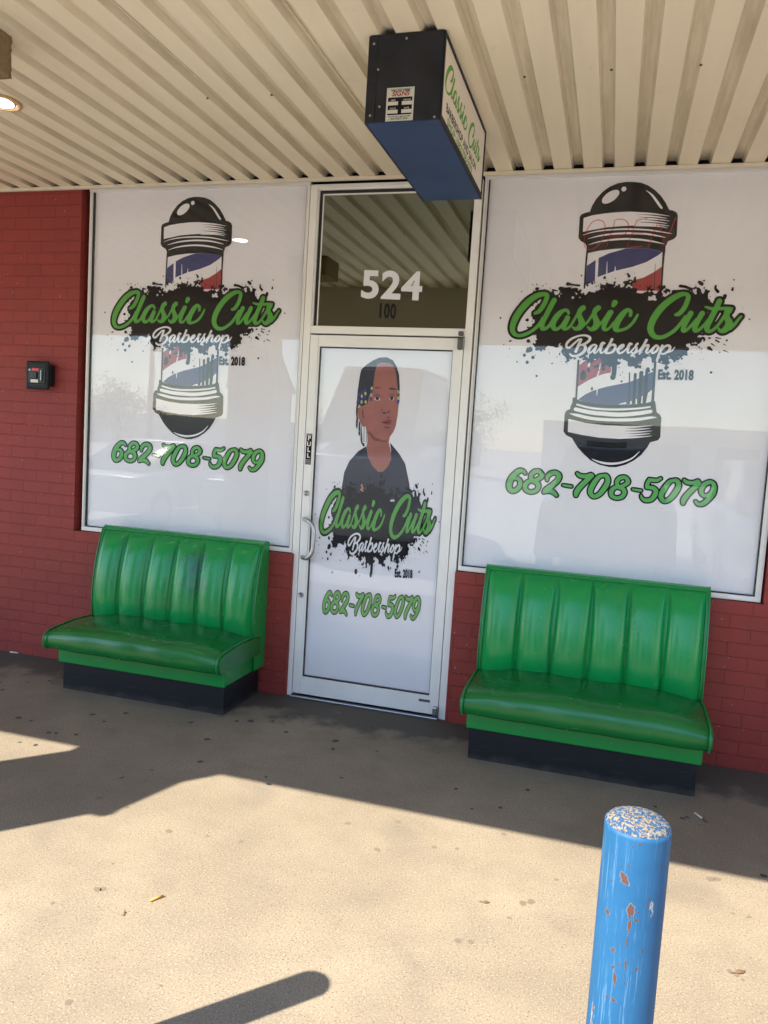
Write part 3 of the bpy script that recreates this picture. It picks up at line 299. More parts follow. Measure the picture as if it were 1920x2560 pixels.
class Field:
    def __init__(s, x0, x1, z0, z1, st=.002):
        s.x0, s.z0, s.st = x0, z0, st; s.nx = int((x1-x0)/st)+1; s.nz = int((z1-z0)/st)+1; s.f = np.full((s.nz, s.nx), 9., np.float32)
    def sub(s, a, b, c, d):
        i0 = max(0, int((a-s.x0)/s.st)); i1 = min(s.nx, int((b-s.x0)/s.st)+2); j0 = max(0, int((c-s.z0)/s.st)); j1 = min(s.nz, int((d-s.z0)/s.st)+2)
        X, Z = np.meshgrid(s.x0+np.arange(i0, i1)*s.st, s.z0+np.arange(j0, j1)*s.st); return slice(j0, j1), slice(i0, i1), X, Z
    def stroke(s, pts, grow=0.):
        P = [(a/1000, b/1000, c/1000+grow) for a, b, c in pts]
        if len(P) == 1: P = [P[0], (P[0][0]+1e-5, P[0][1], P[0][2])]
        Q = []
        if len(P) > 2:
            closed = P[0][:2] == P[-1][:2]
            for k in range(len(P)-1):
                p0 = P[k-1] if k else (P[-2] if closed else P[0]); p1, p2 = P[k], P[k+1]; p3 = P[k+2] if k+2 < len(P) else (P[1] if closed else P[-1])
                for t in (0, .2, .4, .6, .8): Q.append(tuple(.5*(2*b+(c-a)*t+(2*a-5*b+4*c-d)*t*t+(3*b-a-3*c+d)*t**3) for a, b, c, d in zip(p0, p1, p2, p3)))
            Q.append(P[-1])
        else: Q = P
        for a, b in zip(Q, Q[1:]):
            r = max(a[2], b[2])+.012; J, I, X, Z = s.sub(min(a[0], b[0])-r, max(a[0], b[0])+r, min(a[1], b[1])-r, max(a[1], b[1])+r)
            dx, dz = b[0]-a[0], b[1]-a[1]; t = np.clip(((X-a[0])*dx+(Z-a[1])*dz)/(dx*dx+dz*dz+1e-12), 0, 1)
            s.f[J, I] = np.minimum(s.f[J, I], np.hypot(X-a[0]-t*dx, Z-a[1]-t*dz)-(a[2]+t*(b[2]-a[2])))
        return s
    def poly(s, pts, nz=None, margin=.03):
        P = np.array([q[:2] for q in pts])/1000.; J, I, X, Z = s.sub(P[:, 0].min()-margin, P[:, 0].max()+margin, P[:, 1].min()-margin, P[:, 1].max()+margin)
        d = np.full(X.shape, 9.); ins = np.zeros(X.shape, bool)
        for a, b in zip(P, np.roll(P, -1, 0)):
            e = b-a; t = np.clip(((X-a[0])*e[0]+(Z-a[1])*e[1])/(e@e+1e-12), 0, 1); d = np.minimum(d, np.hypot(X-a[0]-t*e[0], Z-a[1]-t*e[1]))
            if a[1] != b[1]:
                c = ((a[1] > Z) != (b[1] > Z)) & (X < (b[0]-a[0])*(Z-a[1])/(b[1]-a[1])+a[0]); ins ^= c
        sd = np.where(ins, -d, d)
        if nz is not None: sd = sd+nz(X, Z)
        s.f[J, I] = np.minimum(s.f[J, I], sd); return s
    def mesh(s):
        f = s.f; st = s.st; inn = f < 0; V = []; F = []
        cell = inn[:-1, :-1].astype(int)+inn[:-1, 1:]+inn[1:, 1:]+inn[1:, :-1]
        def quad(a, b, c, d):
            n = len(V); V.extend(((a, c), (b, c), (b, d), (a, d))); F.append((n, n+1, n+2, n+3))
        full = (cell == 4).astype(np.int8); d = np.diff(np.pad(full, ((0, 0), (1, 1))), axis=1)
        for j in range(full.shape[0]):
            if not full[j].any(): continue
            for a, b in zip(np.where(d[j] == 1)[0], np.where(d[j] == -1)[0]): quad(s.x0+a*st, s.x0+b*st, s.z0+j*st, s.z0+(j+1)*st)
        for j, i in zip(*np.where((cell > 0) & (cell < 4))):
            cs = ((i, j), (i+1, j), (i+1, j+1), (i, j+1)); vals = [float(f[b, a]) for a, b in cs]; pl = []
            for k in range(4):
                (a, b), (c, e) = cs[k], cs[(k+1) % 4]; p, q = vals[k], vals[(k+1) % 4]
                if p < 0: pl.append((a, b))
                if (p < 0) != (q < 0):
                    t = p/(p-q); pl.append((a+(c-a)*t, b+(e-b)*t))
            if len(pl) > 2:
                n = len(V); V.extend((s.x0+a*st, s.z0+b*st) for a, b in pl); F.append(tuple(range(n, n+len(pl))))
        return np.array(V).reshape(-1, 2), F
S_, G_, P_ = ART['S'], ART['G'], ART['P']
W1 = (0, 1.52, 0, 2.14)
def layer(strokes=(), polys=(), grow=0., box=W1, st=.002):
    q = Field(*box, st=st)
    for a in polys: q.poly(a)
    for a in strokes: q.stroke(a, grow)
    return q
def merged(*names, of=S_): return [q for n in names for q in of.get(n, [])]
sp = Field(*W1)
nzf = lambda X, Z: .075*noise2(X, Z, .055, 1)+.066*noise2(X, Z, .021, 2)+.05*noise2(X, Z, .009, 3)
for a in G_['splash']: sp.poly(a, nzf, .06)
# flecks where the black breaks up, and scattered droplets round it
rr = random.Random(5); core = np.array(G_['splash'][0]); cc = core.mean(0)
for k in range(210):
    a, b = core[rr.randrange(len(core))]; t = 1+abs(rr.gauss(0, .13)); x = cc[0]+(a-cc[0])*t+rr.gauss(0, 22); z = cc[1]+(b-cc[1])*t+rr.gauss(0, 16); r = max(1.6, min(9, rr.expovariate(1/2.6)))
    an = math.atan2(z-cc[1], x-cc[0])+rr.gauss(0, .4); l = r*rr.uniform(0, 2.4)
    sp.stroke([(x, z, r), (x+l*math.cos(an), z+l*math.sin(an), r*.5)])
for a in S_['drop']: sp.stroke(a)
for a in S_['green']: sp.stroke(a, .0125)
LAY = [  # (group, material, depth, mesh)
 ('pole', 'blue', 1, layer(polys=G_['blue']).mesh()), ('pole', 'red', 2, layer(polys=G_['red']).mesh()), ('pole', 'panel', 3, layer(S_['slit']).mesh()),
 ('pole', 'black', 4, layer(S_['blackst'], G_['black']).mesh()), ('pole', 'panel', 5, layer(S_['whitest'], G_['white']).mesh()),
 ('name', 'black', 6, sp.mesh()), ('name', 'green', 7, layer(S_['green']).mesh()), ('name', 'white', 8, layer(S_['shop'], grow=.0006).mesh()),
 ('num', 'black', 4, layer(S_['num'], grow=.0078).mesh()), ('num', 'green2', 7, layer(S_['num']).mesh())]
def text_mesh(s, size, bold=.0, sx=1., space=1., align='CENTER', shear=0.):
    cu = bpy.data.curves.new('t', 'FONT'); cu.body = s; cu.size = size; cu.offset = bold*size; cu.align_x = align; cu.align_y = 'CENTER'; cu.space_character = space; cu.shear = shear; cu.resolution_u = 4
    o = bpy.data.objects.new('t', cu); C.objects.link(o); dg = bpy.context.evaluated_depsgraph_get(); me = o.evaluated_get(dg).to_mesh()
    V = [(v.co.x*sx, v.co.y) for v in me.vertices]; F = [tuple(p.vertices) for p in me.polygons]; o.evaluated_get(dg).to_mesh_clear()
    bpy.data.objects.remove(o); bpy.data.curves.remove(cu); return np.array(V).reshape(-1, 2), F
class Art:
    """flat layers on a vertical sheet; at(u, v, depth) gives the world point"""
    def __init__(s, at): s.mb = MB(); s.mats = []; s.at = at
    def put(s, mesh, mat, depth, T=lambda p: p):
        if mat not in s.mats: s.mats.append(mat)
        V, F = mesh; s.mb.add([s.at(*T(p), depth) for p in V], F, s.mats.index(mat))
    def rect(s, u0, u1, v0, v1, mat, depth): s.put((np.array([(u0, v0), (u1, v0), (u1, v1), (u0, v1)]), [(0, 1, 2, 3)]), mat, depth)
    def build(s, name, parent): return s.mb.build(name, [M[k] for k in s.mats], parent)
DEP = .0006
def affine(a, b, c, d, e, f): return lambda p: (a*p[0]+b*p[1]+c, d*p[0]+e*p[1]+f)
def oval(cx, cz, rx, rz, n=20): return np.array([(cx+rx*math.cos(2*math.pi*k/n), cz+rz*math.sin(2*math.pi*k/n)) for k in range(n)]), [tuple(range(n))]

# ------------------------------------------------------------------ the shop building
shop = empty('shop_building', (0, 0, 0), label='red brick barbershop front with white printed windows and corrugated cream canopy', cat='building')
YB = -.06; ZC = 3.043; SILL = .872
b = MB()
b.box(-7, -.563, YB, .25, -.02, 3.3)                     # left pier
b.box(-.563, .975, YB, .25, -.02, SILL)                  # under the left window
b.box(1.966, 3.556, YB, .25, -.02, SILL)                 # under the right window
b.box(3.556, 9, YB, .25, -.02, 3.3)                      # right pier
b.build('brick_wall', M['brick'], shop)
# canopy: ribbed metal deck
P, PH, Y0, Y1 = .1524, -1.0124, -3.0, .02
d = MB()
k0, k1 = -40, 52
for k in range(k0, k1):
    g1 = PH+k*P; g0 = g1-.062; n0 = g1+P-.062; zt = ZC+.028
    d.add([(g1, Y0, ZC), (n0, Y0, ZC), (n0, Y1, ZC), (g1, Y1, ZC)], [(0, 3, 2, 1)], 0)
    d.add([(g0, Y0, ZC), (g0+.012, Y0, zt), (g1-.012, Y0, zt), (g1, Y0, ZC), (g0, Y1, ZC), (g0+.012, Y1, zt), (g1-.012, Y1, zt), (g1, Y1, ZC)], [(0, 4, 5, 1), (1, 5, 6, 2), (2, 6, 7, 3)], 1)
    if k % 4 == 1:                                        # lapped sheet seam
        d.box(g0+.026, g0+.029, Y0, Y1, zt-.006, zt-.001, 1)
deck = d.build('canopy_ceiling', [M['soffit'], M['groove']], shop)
r = MB(); r.box(PH+k0*P-.1, PH+k1*P, -3.12, 2.9, ZC+.045, ZC+.25); r.build('roof', M['tan'], shop)
s = MB()
s.box(-7, 9, -.083, -.065, ZC-.020, ZC-.003); s.box(-7, 1.30, -.086, -.0835, ZC-.019, ZC-.002); s.build('ceiling_trim', M['trim'], shop)
blk = MB(); blk.box(-7, 9, -.05, .25, ZC-.003, ZC+.04); blk.build('wall_head', M['dark'], shop)  # painted dark for the unlit void behind the groove ends
bm_ = MB(); bm_.box(-9, 11, -3.135, -3.0, 2.535, ZC+.3); bm_.build('canopy_beam', M['tan'], shop)
for cx in (-.764, -5.6, 5.8):
    xl, xr, xu, yf, yu, yb = cx-.191, cx+.29, cx+.198, -3.24, -3.148, -2.752
    c = MB(); c.box(xl, xr, yf, yb, -.02, 2.0); c.box(xl-.02, xr+.03, yf-.03, yb+.02, 2.0, 2.05)
    q4 = lambda x0, x1, y0, y1, z: [(x0, y0, z), (x1, y0, z), (x1, y1, z), (x0, y1, z)]
    c.add(q4(xl-.01, xr+.02, yf-.02, yb+.01, 2.0502)+q4(xl, xu, yu, yb, 2.375)+q4(xl, xu, yu, yb, 2.534), [(0, 1, 5, 4), (1, 2, 6, 5), (2, 3, 7, 6), (3, 0, 4, 7), (4, 5, 9, 8), (5, 6, 10, 9), (6, 7, 11, 10), (7, 4, 8, 11)])
    c.build('canopy_column', M['tan'], shop)
for u, v in ((.905, -1.13), (1.21, -1.12), (1.97, -1.14), (2.30, -1.13), (2.63, -1.14), (2.95, -1.13)):
    q = MB(); q.lathe([(.0055, 0), (.006, -.003), (.003, -.0055)], (u, v, ZC), 0, 8); q.build('deck_screw', M['darkm'], deck)
i = MB(); i.add([(-.8, 3, 0), (3.9, 3, 0), (3.9, 3, 3.04), (-.8, 3, 3.04), (-.8, .02, 0), (3.9, .02, 0), (3.9, .02, 3.04), (-.8, .02, 3.04)], [(0, 1, 2, 3), (4, 0, 3, 7), (1, 5, 6, 2), (4, 5, 1, 0), (7, 3, 2, 6)]); i.build('dark_interior', M['dark'], shop)

# ---- display windows
def window(x0, x1, z0, z1, l0, l1):
    """x0..z1 visible panel, l0/l1 outer frame sides"""
    f = MB(); F0, F1 = -.03, .05; zb, zt = SILL+.004, ZC-.022; g = .006
    f.box(l0, l1, F0, F1, zb, z0-g, 0, .002); f.box(l0, l1, F0, F1, z1+g-.002, zt, 0, .002)
    f.box(l0, x0-g, F0+.001, F1, z0-g, z1+g-.002, 0, .002); f.box(x1+g, l1, F0+.001, F1, z0-g, z1+g-.002, 0, .002)
    # glazing stops, set back
    f.box(l0+.012, x0-g-.006, F0-.004, F0+.0005, z0+.0, z1, 0); f.box(x1+g+.006, l1-.012, F0-.004, F0+.0005, z0, z1, 0)
    # black gasket round the glass
    f.box(x0-g, x1+g, -.016, .004, z0-g, z0, 1); f.box(x0-g, x1+g, -.016, .004, z1, z1+g-.002, 1); f.box(x0-g, x0, -.016, .004, z0, z1, 1); f.box(x1, x1+g, -.016, .004, z0, z1, 1)
    w_ = f.build('display_window', [M['alu'], M['gasket']], shop)
    gp = MB(); gp.box(x0+.0005, x1-.0005, -.013, -.009, z0+.0005, z1-.0005); gp.build('window_glass', M['glass'], w_)
    pn = MB(); pn.box(x0-.004, x1+.004, 0, .004, z0-.004, z1+.004); pn.build('backing_film', M['panel'], w_)
    return w_
def lettering(at, T, groups, parent, name, est):
    a = Art(at)
    for g, m, dep, me in LAY:
        if g in groups: a.put(me, m, dep, T if not isinstance(T, dict) else T[g])
    u, v, size, sx, rot = est
    me = text_mesh('Est. 2018', size, .05, sx, 1.04); cr, sr = math.cos(rot), math.sin(rot)
    a.put(me, 'black', 7, lambda p: (u+p[0]*cr-p[1]*sr, v+p[0]*sr+p[1]*cr)); return a
XL0, XL1, XR0, XR1, ZW0, ZW1 = -.5044, .9327, 1.998, 3.512, .908, 3.0393-.022+.012
wl_ = window(XL0, XL1, ZW0, ZW1, -.527, .958); wr_ = window(XR0, XR1, ZW0, ZW1, 1.974, 3.546)
at = lambda X, Z: (lambda u, v, dep: (X+u, -dep*DEP, Z+v))
lettering(at(XR0, .908), affine(1, 0, 0, 0, 1, 0), ('pole', 'name', 'num'), wr_, '', (1.038, 1.102, .068, .66, .012)).build('window_graphic', wr_)
lettering(at(XL0, .909), affine(.988, .021, -.045, -.001, .992, .004), ('pole', 'name', 'num'), wl_, '', (.998, 1.092, .068, .66, .004)).build('window_graphic', wl_)
# ---- entrance: jambs, transom, door
en = MB()
en.box(.962, 1.0045, -.030, .06, -.0, ZC-.022, 0, .002); en.box(1.9205, 1.964, -.030, .06, 0, ZC-.022, 0, .002)
en.box(1.0045, 1.9205, -.029, .06, 2.1785, 2.222, 0, .002); en.box(1.0045, 1.9205, -.029, .06, 3.0, ZC-.022, 0, .002)
en.box(1.0045, 1.013, -.018, .004, 2.222, 3.0, 0); en.box(1.013, 1.031, -.006, .004, 2.222, 2.992, 1); en.box(1.916, 1.9205, -.012, .004, 2.222, 3.0, 1); en.box(1.013, 1.916, -.018, .004, 2.992, 3.0, 0); en.box(1.031, 1.916, -.006, .004, 2.974, 2.992, 1)
en.box(1.031, 1.038, -.0045, .004, 2.222, 2.974, 0); en.box(1.038, 1.916, -.0045, .004, 2.966, 2.974, 0)
ent = en.build('entrance_frame', [M['alu'], M['gasket']], shop)
tg = MB(); tg.box(1.0385, 1.9155, -.003, .001, 2.2225, 2.9655); tg.build('transom_glass', M['tglass'], ent)
cr, sr = math.cos(-.006), math.sin(-.006)
num = Art(lambda u, v, dep: (u, -.0036-dep*.0002, v)); num.put(text_mesh('524', .212, .032, 1.10, 1.06), 'white', 1, lambda p: (1.472+p[0], 2.452+p[1]-.03*p[0]))
num.put(text_mesh('100', .112, .03, .60, 1.12), 'black', 1, lambda p: (1.455+p[0], 2.312+p[1]-.03*p[0])); num.build('house_number', ent)
th = MB(); th.box(1.005, 1.92, -.062, .02, 0, .012, 0, .003); th.build('threshold', M['steel'], ent)
dr = MB()
DX0, DX1 = 1.0085, 1.9165
dr.box(DX0, 1.058, -.030, .014, .02, 2.1695, 0, .002); dr.box(1.866, DX1, -.030, .014, .02, 2.1695, 0, .002)
dr.box(1.0585, 1.8655, -.029, .014, 2.104, 2.1695, 0, .002); dr.box(1.0585, 1.8655, -.029, .014, .02, .127, 0, .002)
dr.box(1.058, 1.0665, -.024, .01, .127, 2.104, 0); dr.box(1.858, 1.866, -.024, .01, .127, 2.104, 0)
dr.box(1.0665, 1.070, -.018, .004, .127, 2.104, 1); dr.box(1.8545, 1.858, -.018, .004, .127, 2.104, 1); dr.box(1.070, 1.8545, -.018, .004, .127, .1335, 1); dr.box(1.070, 1.8545, -.018, .004, 2.098, 2.104, 1)
dr.box(1.800, 1.866, -.0305, -.029, .088, .103, 2)
door = dr.build('door', [M['alu'], M['gasket'], M['darkm']], shop)
dg_ = MB(); dg_.box(1.0705, 1.854, -.013, -.009, .134, 2.0975); dg_.build('door_glass', M['glass'], door)
dp = MB(); dp.box(1.066, 1.858, .0, .004, .13, 2.10); dp.build('backing_film', M['panel'], door)
DXo, DZo = 1.07, .1337
Tn = affine(.602, .013, -.067, .006, 1.101, -.538)
Tk = lambda p: (.093+(p[0]-.206)*.5556, .452+(p[1]-.489)*1.02+(p[0]-.206)*.023)
da = lettering(at(DXo, DZo), {'name': Tn, 'num': Tk}, ('name', 'num'), door, '', (.583, .683, .066, .42, .045))
B3 = (0, .79, .1, 1.97)
def pl(k): return layer(polys=P_[k], box=B3).mesh()
def ln(k): return layer(P_[k], box=B3, st=.0015).mesh()
for k, m, dep in (('shirt', 'shirt', 1), ('hair', 'hair', 2), ('skin', 'skin', 3), ('s_dark', 'dskin', 3.5), ('s_hair', 'hair', 4), ('s_lip', 'lip', 4), ('s_white', 'eyew', 4), ('s_iris', 'hair', 4.6), ('s_blue', 'bead', 4.8), ('s_yel', 'yel', 5.2), ('s_logo', 'orange', 5.2)):
    da.put((pl if k in ('shirt', 'hair', 'skin') else ln)(k), m, dep)
da.build('door_graphic', door)
h = MB(); hx, gx, yb, gy, zc, hh = 1.030, 1.113, -.030, -.082, .972, .115
hp = [(hx, yb, zc+hh), (hx+.010, yb-.022, zc+hh), (hx+.030, gy+.012, zc+hh-.001), (hx+.052, gy, zc+hh-.006), (gx-.014, gy, zc+hh-.022), (gx-.003, gy, zc+hh-.045), (gx, gy, zc+hh-.075), (gx, gy, zc)]
hp += [(a, b_, 2*zc-c_) for a, b_, c_ in hp[-2::-1]]
h.tube(hp, .0128, 0, 12)
h.build('door_handle', M['steel'], door)
for z in (1.241, .627):
    q = MB(); q.lathe([(.0165, 0), (.0165, .006), (.013, .009), (.0125, .0075)], (1.035, -.030, z), 0, 24, 'y'); q.box(1.0335, 1.0365, -.0392, -.0374, z-.007, z+.003, 1); q.build('lock_cylinder', [M['steel'], M['plastic']], door)
pu = Art(lambda u, v, dep: (u, -.0302-dep*.0004, v)); pu.rect(1.016, 1.052, 1.412, 1.594, 'black', 1)
for k_, ch in enumerate('PULL'): pu.put(text_mesh(ch, .036, .03, 1.0), 'face', 2, lambda p, k_=k_: (1.034+p[0], 1.566-k_*.034+p[1]))
for z in (1.584, 1.588, 1.420, 1.4265, 1.433, 1.44): pu.rect(1.019, 1.049, z-.001, z+.0006, 'face', 2)
pu.build('pull_label', door)
for z0, z1, zz in ((2.105, 2.168, 1), (.022, .075, 0)):
    q = MB(); q.box(1.888, 1.916, -.062, -.0305, z0, z1, 0, .006)
    if zz: q.box(1.888, 1.916, -.060, -.0305, 2.181, 2.205, 0, .006)
    else: q.box(1.888, 1.916, -.058, -.0305, .0125, .0195, 0)
    q.build('door_pivot', M['darkm'] if zz else M['steel'], door)

# ------------------------------------------------------------------ ground
g = MB(); g.box(-14, 16, -3.55, 3, -.3, 0, 0)
gr = random.Random(3)
def blot(x, y, rx, ry, an=0., m=1, z=.0008):
    n = 14; ph = [gr.uniform(.78, 1.15) for _ in range(n)]; vs = []
    for k in range(n):
        a = 2*math.pi*k/n; r_ = (ph[k]+ph[k-1])/2; u, v = rx*r_*math.cos(a), ry*r_*math.sin(a)
        vs.append((x+u*math.cos(an)-v*math.sin(an), y+u*math.sin(an)+v*math.cos(an), z))
    g.add(vs, [tuple(range(n))], m)
for (x, y, rx, ry, an, m) in SPOTS: blot(x, y, rx, ry, an, m)
for k in range(120):
    x, y = gr.uniform(-2.5, 4.5), gr.uniform(-2.1, -.12)
    if -.34 < x < .84 and y > -.7 or 2.1 < x < 3.32 and y > -.74: continue
    if y < -1.25 and gr.random() < .72: continue
    r_ = min(.015, max(.004, gr.gauss(.008, .004))); blot(x, y, r_, r_*gr.uniform(.6, 1), gr.uniform(0, 3), 1 if y > -1.2 else 2)  # shade tone inside the canopy shadow, sun tone outside
tag(g.build('walkway', [M['conc'], M['gum'], M['gum_sun']]), kind='structure')
a = MB(); a.add([(-400, -400, -.15), (400, -400, -.15), (400, 60, -.15), (-400, 60, -.15)], [(0, 1, 2, 3)]); tag(a.build('parking_lot', M['asphalt']), kind='structure')
# ------------------------------------------------------------------ booth benches
def booth(cx, sx, label, vin):
    root = empty('booth_bench', (cx, 0, 0), label=label, cat='bench', group='green booth benches against the shop front'); root.scale = (sx, 1, 1)
    b = MB(); b.box(-.53, .53, -.515, -.075, 0, .166, 0, .003); b.build('plinth', M['plinth'], root)
    b = MB(); b.box(-.545, .545, -.545, -.085, .1665, .285, 0, .006); b.build('seat_box', M['rail'], root)
    # seat cushion: crowned slab with a rolled front
    hw, nx = .552, 40; prof = []
    for k in range(9): a = math.pi/2*k/8; prof.append((-.612-.048*math.sin(a)**.8, .268+.035*(1-math.cos(a)) if 0 else .268+.05*(1-math.cos(a))))
    prof = [(-.612, .2665), (-.640, .270), (-.655, .283), (-.661, .305), (-.662, .335), (-.658, .362), (-.646, .385), (-.622, .402), (-.57, .414), (-.48, .424), (-.38, .428), (-.28, .425), (-.20, .415), (-.14, .40)]
    vs = []; fs = []
    for i in range(nx+1):
        t = -1+2*i/nx; e = 1-abs(t)**7; e2 = 1-abs(t)**4.5
        for y, z in prof:
            zz = z if z < .30 else .30+(z-.30)*(.66+.34*e2)+.003*math.sin(7*t+y*6)*e*(z > .4)
            yy = y+(.012*(1-e) if y < -.6 else 0)+.003*math.sin(13*t)*(y < -.6); vs.append((t*hw, yy, zz))
    n = len(prof)
    for i in range(nx):
        for j in range(n-1): fs.append((i*n+j, (i+1)*n+j, (i+1)*n+j+1, i*n+j+1))
    c = MB(); c.add(vs, fs, 0, True)
    for s_ in (0, nx):                                    # boxed ends
        base = [vs[s_*n+j] for j in range(n)]; o_ = [(q[0]*1.026, q[1]*.992-.004, q[2]*.985+.004) for q in base]
        c.add(base+o_, [(j, j+1, n+j+1, n+j) for j in range(n-1)], 0, True); c.add(o_+[(o_[0][0], -.14, .2665)], [tuple(range(n+1))], 0)
    c.add([(-hw, -.612, .2665), (hw, -.612, .2665), (hw, -.14, .2665), (-hw, -.14, .2665)], [(0, 1, 2, 3)], 0)
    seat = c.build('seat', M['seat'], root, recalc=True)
    for s_ in (-1, 1):
        p_ = MB(); p_.tube([(s_*(hw+.002), y-(.003 if y < -.5 else 0), .30+(z-.30)*.66+.004 if z > .30 else z) for y, z in prof], .0052, 0, 8); p_.build('piping', M['pipe'], seat)
    # channelled backrest
    yback = lambda v: -.205+(.205-.136)*v-.046*math.sin(math.pi*min(1, max(0, v))**.85)**.8
    z0, z1, nz = .345, .918, 26; hw2 = .552; per = 20; nch = 6; vs = []; cols = nch*per+1; fs = []; inx = hw2-.012
    for i in range(cols):
        t = (i % per)/per if i < cols-1 else 0.; x = -inx+2*inx*i/(cols-1)
        for j in range(nz+1):
            v = j/nz; z = z0+(z1-z0)*v; yb = yback(v)
            prf = (max(0, 1-v**9))**.5*(.75+.25*min(1, v/.25)) if v < 1 else 0
            bul = .002+.058*prf*(1-abs(2*t-1)**2.0)**.5
            edge = min(1., (1-abs(x)/inx)*26); bul *= .35+.65*edge if (i < per or i > cols-1-per) and abs(abs(x)-inx) < .05 else 1
            vs.append((x+.0035*math.sin(v*5+i//per*1.9)*(1 if per <= i <= cols-per else 0), yb-bul, z))
    for i in range(cols-1):
        for j in range(nz): fs.append((i*(nz+1)+j, (i+1)*(nz+1)+j, (i+1)*(nz+1)+j+1, i*(nz+1)+j+1))
    c = MB(); c.add(vs, fs, 0, True); back = c.build('backrest', vin, root)
    c = MB()                                              # padded shell round the channels: sides, top roll, back board
    sh = [(-.200, .172), (-.204, .34)]+[(yback(k/12)-.003, .345+.573*k/12) for k in range(13)]+[(-.132, .925), (-.124, .936), (-.110, .940), (-.080, .938), (-.0635, .930), (-.0635, .172)]
    m_ = len(sh); L_ = [(-hw2-.006, y, z) for y, z in sh]; L2 = [(-hw2+.012, y, z) for y, z in sh]; R2 = [(hw2-.012, y, z) for y, z in sh]; R_ = [(hw2+.006, y, z) for y, z in sh]
    for A_, B_ in ((L_, L2), (R2, R_)):
        c.add(A_+B_, [(k, (k+1) % m_, m_+(k+1) % m_, m_+k) for k in range(m_)]+[tuple(range(m_))[::-1], tuple(range(m_, 2*m_))], 0)
    tp = [(-.137, .905), (-.132, .925), (-.124, .936), (-.110, .940), (-.080, .938), (-.0635, .930), (-.0635, .19), (-.075, .19), (-.10, .9)]
    k_ = len(tp); c.add([(-hw2+.012, y, z) for y, z in tp]+[(hw2-.012, y, z) for y, z in tp], [(k, (k+1) % k_, k_+(k+1) % k_, k_+k) for k in range(k_)], 0)
    c.build('back_shell', vin, root, recalc=True)
    vp = lambda x: [(x, yback(k/10)-.005, .345+.573*k/10) for k in range(11)]
    for pts in ([(-hw2+.010, -.2035, .30)]+vp(-hw2+.010)+[(-hw2+.022, -.1385, .9225), (0, -.138, .9235), (hw2-.022, -.1385, .9225)]+vp(hw2-.010)[::-1]+[(hw2-.010, -.2035, .30)],
                [(hw2+.004, -.203, .175)]+vp(hw2+.004)+[(hw2+.004, -.11, .9415)], [(-hw2-.004, -.203, .175)]+vp(-hw2-.004)+[(-hw2-.004, -.11, .9415)]):
        p_ = MB(); p_.tube(pts, .0045, 0, 8); p_.build('piping', M['pipe'], back)
    return root
b1 = booth(.271, .998, 'green vinyl booth bench with dark scuffs on its backrest, left of the door', M['vinyl2'])
b2 = booth(2.722, 1.022, 'clean green vinyl booth bench under the window right of the door', M['vinyl'])

# ------------------------------------------------------------------ blade sign under the canopy
sg = empty('hanging_sign', (1.925, -1.07, 3.04), label='blue box sign with white lettered sides hanging from the canopy above the door', cat='sign')
SX0, SX1, SY0, SY1, SZ0, SZ1 = -.137, .137, -.46, .46, -.305, .0
b = MB(); b.box(SX0, SX1, SY0+.004, SY1, SZ0, SZ1+.0025, 0, .003); b.build('sign_box', M['signblue'], sg)
e = MB(); e.box(SX0+.001, SX1-.001, SY0-.001, SY0+.0035, SZ0+.001, SZ1, 0); e.box(SX0, SX0+.032, SY0-.0035, SY0-.0012, SZ0+.001, SZ1-.004, 0); e.box(SX1-.032, SX1, SY0-.0035, SY0-.0012, SZ0+.001, SZ1-.004, 0)
for x, z in ((SX0+.016, -.03), (SX0+.016, -.28), (SX1-.016, -.297), (.0, -.02), (SX0+.05, -.25), (-.1, -.12)):
    e.lathe([(.0045, .0012), (.0045, .0045), (.002, .0055)], (x, SY0, z), 1, 8, 'y')
end = e.build('end_panel', [M['signend'], M['steel']], sg)
for sd_ in (1, -1):
    fx = (SX1 if sd_ > 0 else SX0)
    fr_ = MB(); x0, x1 = (fx+.0002, fx+.006) if sd_ > 0 else (fx-.006, fx-.0002)
    fr_.box(x0, x1, SY0+.004, SY1, SZ0, SZ0+.022); fr_.box(x0, x1, SY0+.004, SY1, SZ1-.012, SZ1); fr_.box(x0, x1, SY0+.004, SY0+.018, SZ0+.022, SZ1-.012); fr_.box(x0, x1, SY1-.012, SY1, SZ0+.022, SZ1-.012)
    rim_ = fr_.build('face_rim', M['signend'], sg)
    A_ = Art(lambda u, v, dep, fx=fx, sd_=sd_: (fx+sd_*(.0015+dep*.0004), (SY0+u) if sd_ > 0 else (SY1-u), SZ0+v))
    A_.rect(.016, .91, .02, .295, 'face', 0)
    gm = layer(S_['green'], st=.004).mesh(); A_.put(gm, 'green', 1, lambda p: (.045+(p[0]-.15)*.665, .134+(p[1]-1.288-.055*(p[0]-.15))*.515))
    def fit(txt, u0, u1, zc_, hgt, mat):
        V, F = text_mesh(txt, 1., .03, 1., 1.1); a0, a1 = V.min(0), V.max(0); A_.put((V, F), mat, 1, lambda p: (u0+(p[0]-a0[0])/(a1[0]-a0[0])*(u1-u0), zc_+((p[1]-a0[1])/(a1[1]-a0[1])-.5)*hgt))
    fit('BARBERSHOP AND SALON', .10, .74, .084, .034, 'black'); fit('SHOP: (682)708-5079', .13, .66, .040, .040, 'green')
    A_.build('sign_face', sg)
lb = Art(lambda u, v, dep: (u, SY0-.0012-dep*.0003, v)); u0, u1, v0, v1 = -.062, .041, -.3035, -.187
lb.rect(u0, u1, v0, v1, 'paper', 0); lb.rect(u0+.006, u1-.006, v0+.0215, v1-.034, 'black', 1); mid = (u0+u1)/2
for z, hh in ((v0+.005, .0006), (v1-.005, .0006)): lb.rect(u0+.003, u1-.003, z-hh, z+hh, 'green', 1)
